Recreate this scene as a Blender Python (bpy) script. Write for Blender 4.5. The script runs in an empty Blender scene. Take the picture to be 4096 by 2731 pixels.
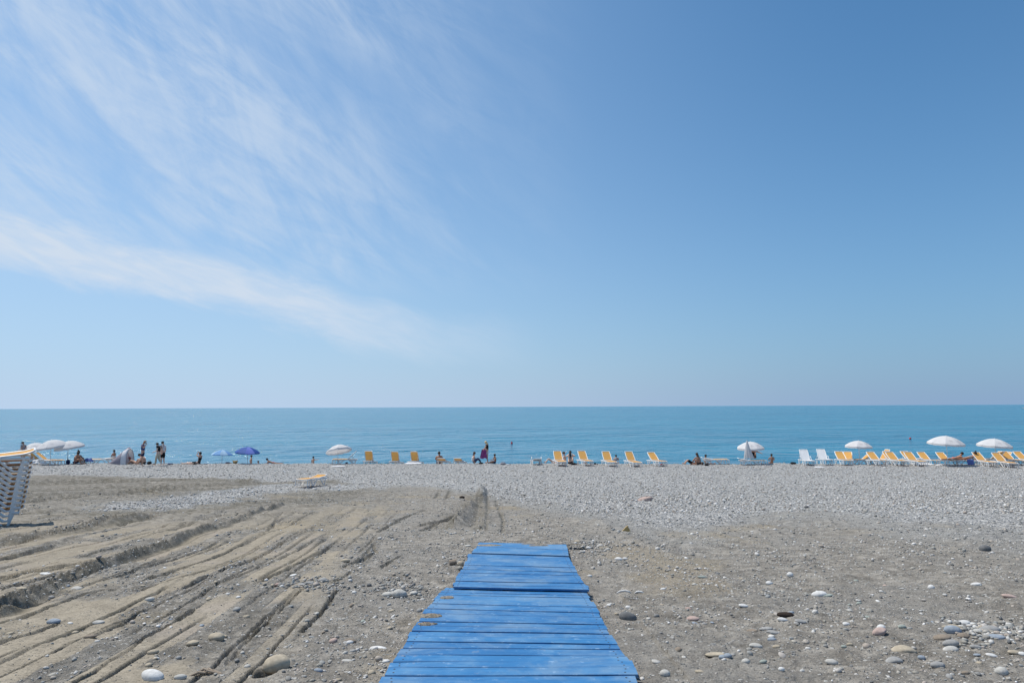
import bpy, bmesh, math, random
import numpy as np
from mathutils import Vector, Matrix, Euler

random.seed(7)
rng = np.random.default_rng(11)
R = math.radians
S = bpy.context.scene
COL = S.collection

# ------------------------------------------------------------------ camera
EYE = 6.0                                   # eye height above the sea
FPX = 2731.0                                # focal length in pixels of the 4096 px photograph
PITCH = math.atan((1626 - 1365.5) / FPX)
ROLL = R(.25)
cam_d = bpy.data.cameras.new('camera')
cam = bpy.data.objects.new('camera', cam_d)
COL.objects.link(cam)
cam_d.sensor_width = 36.0
cam_d.lens = 36.0 * FPX / 4096
cam_d.clip_start = .05
cam_d.clip_end = 60000
cp, sp = math.cos(PITCH), math.sin(PITCH)
F0 = Vector((0, cp, sp)); U0 = Vector((0, -sp, cp)); R0 = Vector((1, 0, 0))
cr, sr = math.cos(ROLL), math.sin(ROLL)
RV = R0 * cr - U0 * sr
UV = U0 * cr + R0 * sr
cam.matrix_world = Matrix(((RV.x, UV.x, -F0.x, 0), (RV.y, UV.y, -F0.y, 0), (RV.z, UV.z, -F0.z, EYE), (0, 0, 0, 1)))
S.camera = cam

# ------------------------------------------------------------------ light
SUN_EL, SUN_AZ = R(63), R(-64)              # azimuth clockwise from +Y: the sun stands high over the sea to the left
sun_dir = Vector((math.sin(SUN_AZ) * math.cos(SUN_EL), math.cos(SUN_AZ) * math.cos(SUN_EL), math.sin(SUN_EL)))
sd = bpy.data.lights.new('sun', 'SUN'); so = bpy.data.objects.new('sun', sd); COL.objects.link(so)
sd.energy = 4.5; sd.angle = R(.55); sd.color = (1.0, .935, .835)
so.rotation_euler = sun_dir.to_track_quat('Z', 'Y').to_euler()
so.location = (-30, 0, 60)
S.view_settings.view_transform = 'Standard'
try: S.view_settings.look = 'None'
except Exception: pass
S.view_settings.exposure = 0.0
S.view_settings.gamma = 1.0
S.view_settings.use_curve_mapping = False
S.cycles.max_bounces = 6
S.cycles.diffuse_bounces = 3

class NT:
    """small helper to write node graphs"""
    def __init__(s, tree):
        s.t = tree; s.n = tree.nodes; s.l = tree.links
    def node(s, kind, **kw):
        n = s.n.new(kind)
        for k, v in kw.items(): setattr(n, k, v)
        return n
    def put(s, sock, v):
        if isinstance(v, bpy.types.NodeSocket): s.l.new(v, sock)
        elif v is not None:
            if hasattr(sock.default_value, '__len__') and not hasattr(v, '__len__'): v = (v,) * len(sock.default_value)
            if hasattr(sock.default_value, '__len__') and len(sock.default_value) == 4 and len(v) == 3: v = (*v, 1)
            sock.default_value = v
    def math(s, op, a, b=None, c=None, clamp=False):
        n = s.node('ShaderNodeMath', operation=op, use_clamp=clamp)
        for i, v in enumerate((a, b, c)): s.put(n.inputs[i], v)
        return n.outputs[0]
    def vmath(s, op, a, b=None):
        n = s.node('ShaderNodeVectorMath', operation=op)
        s.put(n.inputs[0], a)
        if b is not None: s.put(n.inputs[1], b)
        return n.outputs[0]
    def noise(s, vec, scale, detail=4, rough=.55, dist=0.0, out=0):
        n = s.node('ShaderNodeTexNoise')
        if vec is not None: s.l.new(vec, n.inputs['Vector'])
        n.inputs['Scale'].default_value = scale; n.inputs['Detail'].default_value = detail
        n.inputs['Roughness'].default_value = rough; n.inputs['Distortion'].default_value = dist
        return n.outputs[out]
    def voro(s, vec, scale, feature='F1', out='Distance', rand=1.0):
        n = s.node('ShaderNodeTexVoronoi', feature=feature)
        if vec is not None: s.l.new(vec, n.inputs['Vector'])
        n.inputs['Scale'].default_value = scale
        n.inputs['Randomness'].default_value = rand
        return n.outputs[out]
    def ramp(s, fac, stops, interp='LINEAR'):
        n = s.node('ShaderNodeValToRGB'); n.color_ramp.interpolation = interp
        e = n.color_ramp.elements
        while len(e) < len(stops): e.new(.5)
        for el, (p, c) in zip(e, stops):
            el.position = p
            el.color = (*c, 1) if hasattr(c, '__len__') else (c, c, c, 1)
        s.l.new(fac, n.inputs[0]); return n.outputs[0]
    def mix(s, fac, a, b, kind='MIX'):
        n = s.node('ShaderNodeMix', data_type='RGBA', blend_type=kind)
        s.put(n.inputs[0], fac); s.put(n.inputs[6], a); s.put(n.inputs[7], b)
        return n.outputs[2]
    def smooth(s, v, lo, hi):
        n = s.node('ShaderNodeMapRange', interpolation_type='SMOOTHSTEP')
        s.put(n.inputs[0], v); n.inputs[1].default_value = lo; n.inputs[2].default_value = hi
        return n.outputs[0]
    def curve(s, v, pts, lo, hi):
        """piecewise linear function of v through pts (x, y)"""
        x = s.math('DIVIDE', s.math('SUBTRACT', v, lo), hi - lo, clamp=True)
        ys_ = [p[1] for p in pts]; y0, y1 = min(ys_), max(ys_)
        st = [((px - lo) / (hi - lo), (py - y0) / (y1 - y0 + 1e-9)) for px, py in pts]
        r = s.ramp(x, st, 'B_SPLINE' if False else 'EASE')
        return s.math('ADD', s.math('MULTIPLY', r, y1 - y0), y0)

# ------------------------------------------------------------------ sky
W = bpy.data.worlds.new('World'); S.world = W; W.use_nodes = True
T = NT(W.node_tree)
T.n.clear()
sky = T.node('ShaderNodeTexSky', sky_type='NISHITA')
sky.sun_disc = False
sky.sun_elevation = SUN_EL
sky.sun_rotation = SUN_AZ
sky.altitude = 0
sky.air_density = 1.0
sky.dust_density = .6
sky.ozone_density = 5.0
tc = T.node('ShaderNodeTexCoord')
D = tc.outputs['Generated']
sep = T.node('ShaderNodeSeparateXYZ'); T.l.new(D, sep.inputs[0])
DEG = 180 / math.pi
az = T.math('MULTIPLY', T.math('ARCTAN2', sep.outputs[0], sep.outputs[1]), DEG)      # degrees right of +Y
el = T.math('MULTIPLY', T.math('ARCSINE', sep.outputs[2]), DEG)
cmb = T.node('ShaderNodeCombineXYZ'); T.l.new(az, cmb.inputs[0]); T.l.new(el, cmb.inputs[1])
ae = cmb.outputs[0]
def mapped(rot, sx, sy, loc=(0, 0, 0)):
    r_ = T.node('ShaderNodeMapping'); T.l.new(ae, r_.inputs[0]); r_.inputs['Rotation'].default_value = (0, 0, R(rot))
    m = T.node('ShaderNodeMapping'); T.l.new(r_.outputs[0], m.inputs[0])
    m.inputs['Location'].default_value = loc; m.inputs['Scale'].default_value = (sx, sy, 1)
    return m.outputs[0]
# the long low bank of thin cloud falling to the right
centre = T.curve(az, [(-60, 15.5), (-37, 11.3), (-31, 10.4), (-24, 9.6), (-18, 8.3), (-12, 6.6), (-5, 5.3), (10, 4.5)], -60, 10)
wob = T.math('MULTIPLY', T.math('SUBTRACT', T.noise(mapped(14, .13, .42), 1.0, 8, .66, .6), .5), 4.2)
dd = T.math('SUBTRACT', T.math('ADD', el, wob), centre)
up = T.smooth(dd, 3.2, .6)
lo = T.smooth(dd, -2.6, -.3)
fadeb = T.curve(az, [(-60, 1.0), (-30, 1.0), (-18, .9), (-11, .62), (-5, .26), (4, 0.0)], -60, 4)
bank = T.math('MULTIPLY', T.math('MULTIPLY', up, lo), fadeb)
fine = T.noise(mapped(16, .20, .9, (3, 1, 0)), 1.0, 7, .62, .6)
bank = T.math('MULTIPLY', bank, T.math('ADD', T.math('MULTIPLY', T.smooth(fine, .25, .75), .45), .45))
# feathered high cirrus
st1 = T.noise(mapped(39, .050, .24, (2.2, 5, 0)), 1.0, 8, .62, 1.1)
st2 = T.noise(mapped(24, .10, .36, (7.7, 1.3, 0)), 1.0, 8, .64, 1.4)
st3 = T.noise(mapped(66, .10, .40, (1.2, 3.1, 2)), 1.0, 8, .66, .9)
mix1 = T.math('ADD', T.math('MULTIPLY', st1, .55), T.math('ADD', T.math('MULTIPLY', st2, .35), T.math('MULTIPLY', st3, .22)))
cir = T.smooth(mix1, .41, .70)
big = T.smooth(T.noise(mapped(35, .030, .065, (4, 9, 0)), 1.0, 3, .5), .26, .52)
azm = T.curve(az, [(-70, 1.0), (-34, 1.0), (-22, .95), (-14, .70), (-7, .36), (0, .12), (9, 0.0)], -70, 8)
elm = T.smooth(el, 8.0, 12.0)
cir = T.math('MULTIPLY', T.math('MULTIPLY', cir, big), T.math('MULTIPLY', azm, elm))
# thin high veil, thicker towards the sun's side of the sky
gsun = T.math('COSINE', T.math('SUBTRACT', T.math('MULTIPLY', az, math.pi / 180), SUN_AZ))
veil = T.math('MULTIPLY', T.smooth(gsun, -.12, 1.25), .46)
cl = T.math('MAXIMUM', T.math('MULTIPLY', bank, 1.28), T.math('MULTIPLY', cir, .66))
cl = T.math('MINIMUM', cl, 1.0)
# pale maritime haze hugging the horizon
hz = T.math('POWER', 2.718, T.math('MULTIPLY', T.math('MAXIMUM', el, 0.0), -.088))
hzm = T.math('MULTIPLY', hz, .96)
bgS = T.node('ShaderNodeBackground'); bgS.inputs[1].default_value = .110
hs = T.node('ShaderNodeHueSaturation'); T.l.new(sky.outputs[0], hs.inputs['Color']); hs.inputs['Saturation'].default_value = 1.0
T.l.new(T.mix(1.0, hs.outputs[0], (.585, 1.0, 1.12), 'MULTIPLY'), bgS.inputs[0])
bgH = T.node('ShaderNodeBackground'); T.l.new(T.mix(T.smooth(gsun, -.2, .9), (.265, .395, .60), (.50, .625, .79)), bgH.inputs[0]); bgH.inputs[1].default_value = 1.0
bgC = T.node('ShaderNodeBackground'); bgC.inputs[0].default_value = (.62, .72, .85, 1); bgC.inputs[1].default_value = 1.0
m1 = T.node('ShaderNodeMixShader'); T.l.new(hzm, m1.inputs[0]); T.l.new(bgS.outputs[0], m1.inputs[1]); T.l.new(bgH.outputs[0], m1.inputs[2])
bgV = T.node('ShaderNodeBackground'); bgV.inputs[0].default_value = (.50, .67, .93, 1)
mv = T.node('ShaderNodeMixShader'); T.l.new(veil, mv.inputs[0]); T.l.new(m1.outputs[0], mv.inputs[1]); T.l.new(bgV.outputs[0], mv.inputs[2])
m2 = T.node('ShaderNodeMixShader'); T.l.new(cl, m2.inputs[0]); T.l.new(mv.outputs[0], m2.inputs[1]); T.l.new(bgC.outputs[0], m2.inputs[2])
wo = T.node('ShaderNodeOutputWorld'); T.l.new(m2.outputs[0], wo.inputs[0])

# ------------------------------------------------------------------ terrain functions
HD = [(-60, .6), (0, 1.28), (2, 1.42), (3.94, 1.64), (7.4, 1.995), (11.75, 2.39), (16.5, 2.80), (22, 3.25), (29, 3.72), (36, 3.98),
      (43, 4.12), (50, 4.20), (52, 4.28), (56, 4.75), (60, 5.5), (65, 6.3), (90, 8.5), (200, 12)]
HY = np.array([a for a, b in HD]); HH = np.array([b for a, b in HD])
def base_z(x, y):
    return EYE - np.interp(y, HY, HH) - .0045 * np.clip(x, -60, 60) * np.clip(y / 50, 0, 1) ** 2

def ray(px, py): return (F0 + RV * ((px - 2048) / FPX) + UV * ((1365.5 - py) / FPX))
_tt = np.concatenate([np.arange(2, 20, .01), np.arange(20, 90, .04)])
def hit(px, py, lift=0.0):
    d = ray(px, py)
    X = _tt * d.x; Y = _tt * d.y; Z = EYE + _tt * d.z
    k = int(np.argmax(Z < base_z(X, Y) + lift))
    return float(X[k]), float(Y[k])
def line_px(px, dist, py=1840):
    """x of the point at ground distance dist (along +Y) seen in photo column px"""
    d = ray(px, py); return d.x / d.y * dist
def z_px(px, py, dist):
    d = ray(px, py); return EYE + d.z / d.y * dist

def _hash(ix, iy, seed):
    h = (ix.astype(np.int64) * 374761393 + iy.astype(np.int64) * 668265263 + seed * 974711) & 0x7fffffff
    h = ((h ^ (h >> 13)) * 1274126177) & 0x7fffffff
    return ((h ^ (h >> 16)) & 0xffff) / 65535.0
def vnoise(x, y, seed=0):
    ix = np.floor(x); iy = np.floor(y); fx = x - ix; fy = y - iy
    fx = fx * fx * (3 - 2 * fx); fy = fy * fy * (3 - 2 * fy)
    a = _hash(ix, iy, seed); b = _hash(ix + 1, iy, seed); c = _hash(ix, iy + 1, seed); d = _hash(ix + 1, iy + 1, seed)
    return (a + (b - a) * fx) * (1 - fy) + (c + (d - c) * fx) * fy
def fbm(x, y, oct=4, seed=0, gain=.5):
    v = 0; amp = 1; tot = 0
    for o in range(oct):
        v = v + amp * vnoise(x * 2 ** o + o * 17.3, y * 2 ** o - o * 9.1, seed + o * 13); tot += amp; amp *= gain
    return v / tot
def sstep(v, a, b):
    t = np.clip((v - a) / (b - a), 0, 1); return t * t * (3 - 2 * t)

# machine tracks traced on the ground: (zoom points, scale, ox, oy)
def tr(pts, s=1.68, ox=0, oy=1850): return [hit(ox + a / s, oy + b / s) for a, b in pts]
BIG = tr([(0,1010),(180,920),(300,870),(400,790),(520,745),(700,690),(850,640),(1000,590),(1150,545),(1270,495),(1400,455),(1530,415),(1650,375),(1780,335),(1900,300)])
GROOVES = [  # polyline, width, depth
    (tr([(0,1095),(200,1030),(330,975),(450,930),(580,880),(700,850)]), .05, .035),
    (tr([(520,850),(700,790),(900,730),(1100,660),(1250,610),(1400,560),(1560,480),(1660,440)]), .07, .05),
    (tr([(0,1345),(170,1260),(330,1190),(520,1110),(700,1030),(880,960),(1050,890),(1120,850)]), .06, .05),
    (tr([(740,850),(950,800),(1150,740),(1330,680),(1500,610),(1680,520),(1800,460),(1870,370)]), .07, .045),
    (tr([(960,850),(1100,820),(1300,760),(1450,710),(1600,650),(1750,570)]), .06, .035),
    (tr([(1240,835),(1400,770),(1600,700),(1750,630),(1900,545),(2020,490),(2110,430)]), .07, .055),
    (tr([(1480,840),(1650,770),(1800,690),(1950,610),(2100,540),(2200,480)]), .06, .04),
    (tr([(1740,830),(1900,750),(2050,660),(2200,580),(2300,510)]), .07, .05),
    (tr([(500,1475),(620,1410),(720,1350),(860,1270),(950,1195),(1100,1120),(1200,1060),(1300,1000)]), .06, .05),
    (tr([(1520,1340),(1600,1260),(1700,1150),(1790,1080),(1880,1000),(1960,930),(2030,870)]), .05, .05),
    (tr([(2030,1130),(2130,1040),(2190,970),(2260,880),(2310,870)]), .06, .05),
    (tr([(0,770),(250,730),(500,690),(640,650)]), .09, .05),
    (tr([(0,650),(120,620),(300,570),(480,520)]), .12, .07),
    (tr([(0,860),(200,800),(330,770)]), .08, .05),
    (tr([(470,430),(600,390),(720,340)], 1.68, 1400), .08, .06),
    (tr([(190,470),(340,380),(500,310)], 1.68, 1400), .08, .06),
    (tr([(480,460),(640,370),(740,330)], 1.68, 1400), .07, .05),
    (tr([(640,250),(660,210),(680,190)], 1.68, 1400), .10, .06),
    (tr([(560,240),(600,200)], 1.68, 1400), .10, .06),
    (tr([(925,180),(925,330),(915,460)], 1.68, 1400), .08, .03),
    (tr([(1020,480),(1030,380),(980,260)], 1.68, 1400), .08, .04),
    (tr([(700,100),(1000,40),(1240,0)], 2.352, 700, 2250), .04, .0),
    (tr([(2020,760),(2130,700),(2200,610)], 1.47, 0, 1760), .05, .04), (tr([(2240,745),(2352,680)], 1.47, 0, 1760), .05, .04), (tr([(1960,860),(2060,790)], 1.47, 0, 1760), .04, .03),
    (tr([(0,820),(180,770),(460,720)], 1.47, 0, 1760), .08, .05), (tr([(0,700),(250,650),(400,600)], 1.47, 0, 1760), .09, .05), (tr([(480,680),(700,620),(900,560),(1100,500),(1300,455)], 1.47, 0, 1760), .08, .05),
    (tr([(0,1180),(200,1130),(330,1075)], 1.47, 0, 1760), .08, .05), (tr([(300,1260),(420,1190),(560,1150),(700,1080),(820,1010)], 1.47, 0, 1760), .06, .04), (tr([(0,940),(90,900),(200,850)], 1.47, 0, 1760), .08, .05),
    (tr([(60,670),(170,600),(160,560)], 1.68, 1400), .07, .05),
    (tr([(800,420),(890,400),(1010,395)], 1.68, 0, 1850), .12, .07),
]
BERMS = [  # polyline, half width, height
    (BIG, .17, .10),
    (tr([(0,540),(250,505),(480,460),(620,430),(800,400),(950,385)]), .40, .11),
    (tr([(880,190),(830,280),(760,350),(700,430)], 1.68, 1400), .36, .21),
    (tr([(880,200),(895,330),(890,450)], 1.68, 1400), .25, .08),
    (tr([(1650,400),(1720,440),(1800,500),(1900,540)], 1.68, 1400), .45, .05),
    (tr([(160,268),(420,245),(700,225),(1000,205)]), .5, .12),
    (tr([(170,240),(500,215),(800,195),(1100,175),(1500,150)]), .5, .13),
    (tr([(200,135),(700,120),(1300,115),(1700,130)]), .6, .12),
]
HOLE = hit(1056, 2690)
# the boardwalk footprint as seen on the deck (photo columns/rows of its left and right edges)
def r3(a, b): return (1500 + a / 2.138, 2150 + b / 2.138)
LIFT = .075
PATH_L = [hit(*r3(a, b), LIFT) for a, b in [(885, 55), (733, 275), (605, 425), (370, 715), (40, 1242)]]
PATH_R = [hit(*r3(a, b), LIFT) for a, b in [(1630, 60), (1740, 300), (1815, 450), (1965, 740), (2262, 1242)]]

def poly_field(X, Y, pts, reach):
    """distance, signed side and running length to a polyline, only near it"""
    dist = np.full(X.shape, 9.0); side = np.zeros(X.shape); run = np.zeros(X.shape)
    acc = 0.0
    for (ax, ay), (bx, by) in zip(pts[:-1], pts[1:]):
        L = math.hypot(bx - ax, by - ay)
        if L < 1e-4: continue
        lo_x, hi_x = min(ax, bx) - reach, max(ax, bx) + reach; lo_y, hi_y = min(ay, by) - reach, max(ay, by) + reach
        idx = np.nonzero((X > lo_x) & (X < hi_x) & (Y > lo_y) & (Y < hi_y))[0]
        if len(idx):
            dx, dy = (bx - ax) / L, (by - ay) / L
            vx, vy = X[idx] - ax, Y[idx] - ay
            t = np.clip(vx * dx + vy * dy, 0, L)
            d = np.hypot(vx - t * dx, vy - t * dy); s_ = vx * dy - vy * dx
            m = d < dist[idx]
            k = idx[m]; dist[k] = d[m]; side[k] = np.sign(s_[m]); run[k] = acc + t[m]
        acc += L
    return dist, side, run

def inside_path(X, Y, grow=0.0):
    py = np.array([p[1] for p in PATH_L])[::-1]; px = np.array([p[0] for p in PATH_L])[::-1]
    qy = np.array([p[1] for p in PATH_R])[::-1]; qx = np.array([p[0] for p in PATH_R])[::-1]
    xl = np.interp(Y, py, px) - grow; xr = np.interp(Y, qy, qx) + grow
    return (X > xl) & (X < xr) & (Y < max(py[-1], qy[-1]) + grow)

# lower boundary of the pale shingle as (x, y) control: distance where shingle starts for a bearing u = x / y
GB = [hit(a * 1.7415, b * 1.7415) for a, b in [(60,1090),(300,1092),(640,1104),(770,1100),(860,1112),(1000,1112),(1100,1122),(1190,1134),(1300,1150),(1420,1172),(1500,1186),(1620,1186),(1760,1162),(1900,1158),(2060,1176),(2200,1180),(2352,1190)]]
GBU = np.array([x / y for x, y in GB]); GBY = np.array([y for x, y in GB])

def surface(X, Y, full=True):
    """height and material masks of the beach at points X, Y"""
    Z = base_z(X, Y)
    n_big = fbm(X * .35, Y * .35, 3, 3)
    n_mid = fbm(X * 1.6, Y * 1.6, 4, 5)
    n_fin = fbm(X * 9, Y * 9, 3, 9)
    u = X / np.maximum(Y, .5)
    gb = np.interp(u, GBU, GBY)
    wob = (fbm(X * .5, Y * .5, 3, 31) - .5) * 3.4
    rt = sstep(u, -.22, .05)                     # the shingle ends abruptly on the left and thins out on the right
    gravel = sstep(Y + wob * (.35 + .65 * rt) + (n_mid - .5) * 2.0, gb - 1.8 - 7.7 * rt, gb + 1.0 + 2.0 * rt)
    # wedge of shingle reaching down to the left between the two sets of tracks
    wd, _, _ = poly_field(X, Y, tr([(1000,290),(1300,235),(1600,195),(1900,165),(2352,160)]), 4.5)
    wedge = sstep(wd + (n_mid - .5) * 3.0, 3.0, 1.0) * .9
    gravel = np.maximum(gravel, wedge * sstep(X, -15.5, -13))
    # compacted slabs between the grooves, left of the path
    edge_r = -1.55 - .13 * (Y - 5)
    slab = sstep(edge_r - X, -.15, .5) * sstep(Y, 3.6, 4.6) * sstep(27 - Y, 0, 6)
    q1 = X + Y * (.11 + .006 * np.clip(-X - 4, 0, 8)) + (fbm(X * .5, Y * .22, 2, 43) - .5) * .10
    cell = np.floor(q1 / .33)
    h1 = _hash(cell, cell * 0, 5); h2 = _hash(cell, cell * 0 + 3, 8)
    gd_ = np.abs(q1 / .33 - cell - .5 - .36 * (h1 - .5)) * .33
    strip = vnoise(Y * .30 + h1 * 40, cell * 3.3, 44) * .55 + fbm(X * 1.4 + 4, Y * .9, 3, 41) * .45
    slab = slab * sstep(strip, .40, .52)
    slab = slab * (1 - sstep(gravel, .2, .6))
    patch = sstep(fbm(X * .5 + 9, Y * .35 + 2, 3, 77), .60, .70) * (1 - sstep(gravel, .1, .5)) * .9
    tan = np.maximum(slab * .95, patch)
    # heights
    path = inside_path(X, Y, -.01)
    rough = (1 - slab * .85)
    clod = np.abs(fbm(X * 3.1 + 3, Y * 3.1, 4, 21) - .5) * 2
    Z = Z + (n_big - .5) * .16 * (1 - .6 * path) * np.clip(Y / 8, .3, 1) + (n_mid - .5) * np.where(X > 0, .095, .06) * rough + (n_fin - .5) * .030 * rough - clod * .026 * rough + .01
    if full:
        nn = fbm(X * 26, Y * 26, 2, 61)
        Z = Z + (nn - .5) * .018 * rough * sstep(16 - Y, 0, 8)
    # long parallel drag lines of the far tracks (they run away to the right)
    far = sstep(-5.0 - X, -1, 3) * sstep(Y, 15, 19) * (1 - gravel)
    c, s = math.cos(R(35)), math.sin(R(35))
    q = X * c - Y * s + (fbm(X * .12, Y * .12, 2, 51) - .5) * 1.6
    lines = fbm(q * 1.5, (X * s + Y * c) * .07, 3, 55)
    Z = Z + (lines - .5) * .30 * far * sstep(31 - Y, -1, 3)
    darken = far * (.34 + sstep(lines, .52, .34) * .6) * sstep(31 - Y, -1, 3)  # darker ground over the far tracks, most in their low lines
    c, s = math.cos(R(63)), math.sin(R(63))
    q = X * c - Y * s + (fbm(X * .10, Y * .10, 2, 52) - .5) * 1.2
    lin2 = fbm(q * 1.25, (X * s + Y * c) * .05, 3, 56)
    vf = far * sstep(Y, 28, 31)
    Z = Z + (lin2 - .5) * .30 * vf
    darken = np.maximum(darken, vf * (.34 + sstep(lin2, .54, .38) * .6))
    tan = tan * (1 - far * .75)
    ln_on = sstep(edge_r + .25 - X, -.1, .4) * sstep(Y, 3.4, 4.4) * sstep(25 - Y, 0, 5) * (1 - sstep(gravel, .3, .8))
    gw = (.012 + .012 * h2) * (1 + .055 * Y)
    ga = sstep(vnoise(Y * .40 + h1 * 60, cell * 0 + 2, 47), .30, .55) * ln_on
    gcut = sstep(gw - gd_, 0, gw * .6) * ga
    Z = Z - gcut * .042
    slab = slab * (1 - gcut); tan = tan * (1 - gcut * .7)
    darken = np.maximum(darken, sstep(gw * 1.5 - gd_, 0, gw * .8) * ga * .6)
    q2 = X + .16 * Y + .004 * Y * Y + (fbm(X * .3, Y * .12, 2, 58) - .5) * .5
    l2 = fbm(q2 * 4.2, Y * .10, 3, 59)
    near = sstep(edge_r - X, -.4, .6) * (1 - far)* (1 - gravel)
    Z = Z + (l2 - .5) * .055 * near
    for pts, w, dep in GROOVES:
        if dep <= 0: continue
        d, sd_, run = poly_field(X, Y, pts, .9)
        ww = w * (.20 + .26 * vnoise(run * 2.7 + pts[0][0] * 9, run * 0, 71)) * (1 + .05 * Y)
        sgn = d * sd_ + (fbm(run * 4 + 3, run * 0, 3, 73) - .5) * .035
        cut = sstep(-np.abs(sgn) + ww, 0, ww * .45) * (d < .8)
        amp = .45 + .55 * sstep(vnoise(run * .9 + pts[0][1], run * 0, 79), .12, .5)
        Z = Z - cut * dep * amp
        # the slab right of the groove lies a little lower
        Z = Z - (sd_ > 0) * sstep(.55 - d, 0, .5) * dep * .35 * amp * (d < .8)
        Z = Z + (sd_ > 0) * sstep(.11 - np.abs(d - ww * 1.6), .03, .10) * .022 * (fbm(X * 12, Y * 12, 2, 97) - .25) * (d < .3)
        darken = np.maximum(darken, sstep(ww * 1.9 - np.abs(sgn), 0, ww) * amp * (d < .8) * .75)  # darker ground in and along the groove
        slab = slab * (1 - cut * amp)
        tan = tan * (1 - cut * amp * .8)
    for pts, hw, hgt in BERMS:
        d, sd_, run = poly_field(X, Y, pts, 1.6)
        lump = .45 + 1.0 * vnoise(run * 1.6, run * 0 + hw, 83)
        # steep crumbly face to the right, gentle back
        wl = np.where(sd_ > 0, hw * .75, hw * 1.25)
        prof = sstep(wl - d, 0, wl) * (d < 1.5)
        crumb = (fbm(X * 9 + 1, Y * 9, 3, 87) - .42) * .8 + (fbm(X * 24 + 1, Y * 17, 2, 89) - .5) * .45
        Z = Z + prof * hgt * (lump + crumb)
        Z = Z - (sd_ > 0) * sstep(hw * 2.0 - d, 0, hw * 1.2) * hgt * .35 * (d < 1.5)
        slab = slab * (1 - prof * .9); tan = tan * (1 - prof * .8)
        darken = np.maximum(darken, (hgt > .06) * np.where(sd_ > 0, sstep(hw * 1.5 - d, 0, hw * .8), sstep(hw * .35 - d, 0, hw * .3)) * (d < 1.5) * .95 * (vnoise(run * 1.1, run * 0, 88) * .5 + .5))  # darker right face and a narrow strip left of the crest
    # hole beside the big stone
    dh = np.hypot((X - HOLE[0]) * 1.25, (Y - HOLE[1]) * .85)
    Z = Z - .11 * sstep(.11 - dh, 0, .07)
    # bedded boardwalk
    py = base_z(X, Y) - .03 + (n_mid - .5) * .02
    Z = np.where(path, np.minimum(Z, py), Z)
    near_path = inside_path(X, Y, .35) & ~path
    Z = np.where(near_path, np.minimum(Z, base_z(X, Y) + np.where(X < .02 * Y, .055, .005) + (n_fin - .5) * .02), Z)
    darken = np.maximum(darken, .26 * sstep(edge_r - X, -.3, .6) * (1 - slab) * (1 - sstep(gravel, .2, .6)))  # slightly darker loose ground left of the path
    darken = np.clip(darken, 0, 1) * (1 - .0 * gravel)
    return Z, slab, gravel, tan, darken

def ground_z(x, y):
    return float(surface(np.array([float(x)]), np.array([float(y)]), True)[0][0])

# ------------------------------------------------------------------ object helpers
def new_obj(name, mesh, parent=None, mats=(), smooth=False):
    o = bpy.data.objects.new(name, mesh); COL.objects.link(o)
    for m in mats: mesh.materials.append(m)
    if parent is not None: o.parent = parent
    if smooth and len(mesh.polygons): mesh.polygons.foreach_set('use_smooth', [True] * len(mesh.polygons))
    return o
def from_arrays(name, V, Fq, n):
    me = bpy.data.meshes.new(name)
    V = np.asarray(V, np.float32); Fq = np.asarray(Fq, np.int32)
    me.vertices.add(len(V)); me.vertices.foreach_set('co', V.ravel())
    me.loops.add(Fq.size); me.loops.foreach_set('vertex_index', Fq.ravel())
    me.polygons.add(len(Fq)); me.polygons.foreach_set('loop_start', np.arange(len(Fq), dtype=np.int32) * n)
    me.update(calc_edges=True); me.validate()
    return me
def attr(me, name, vals):
    a = me.attributes.new(name, 'FLOAT', 'POINT'); a.data.foreach_set('value', np.asarray(vals, np.float32))
def empty(name, loc, rz=0, label=None, cat=None, group=None):
    o = bpy.data.objects.new(name, None); COL.objects.link(o)
    o.empty_display_size = .2; o.location = loc; o.rotation_euler = (0, 0, rz)
    tag(o, label, cat, group); return o
def tag(o, label=None, cat=None, group=None, kind=None):
    if label: o['label'] = label
    if cat: o['category'] = cat
    if group: o['group'] = group
    if kind: o['kind'] = kind
    return o

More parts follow.
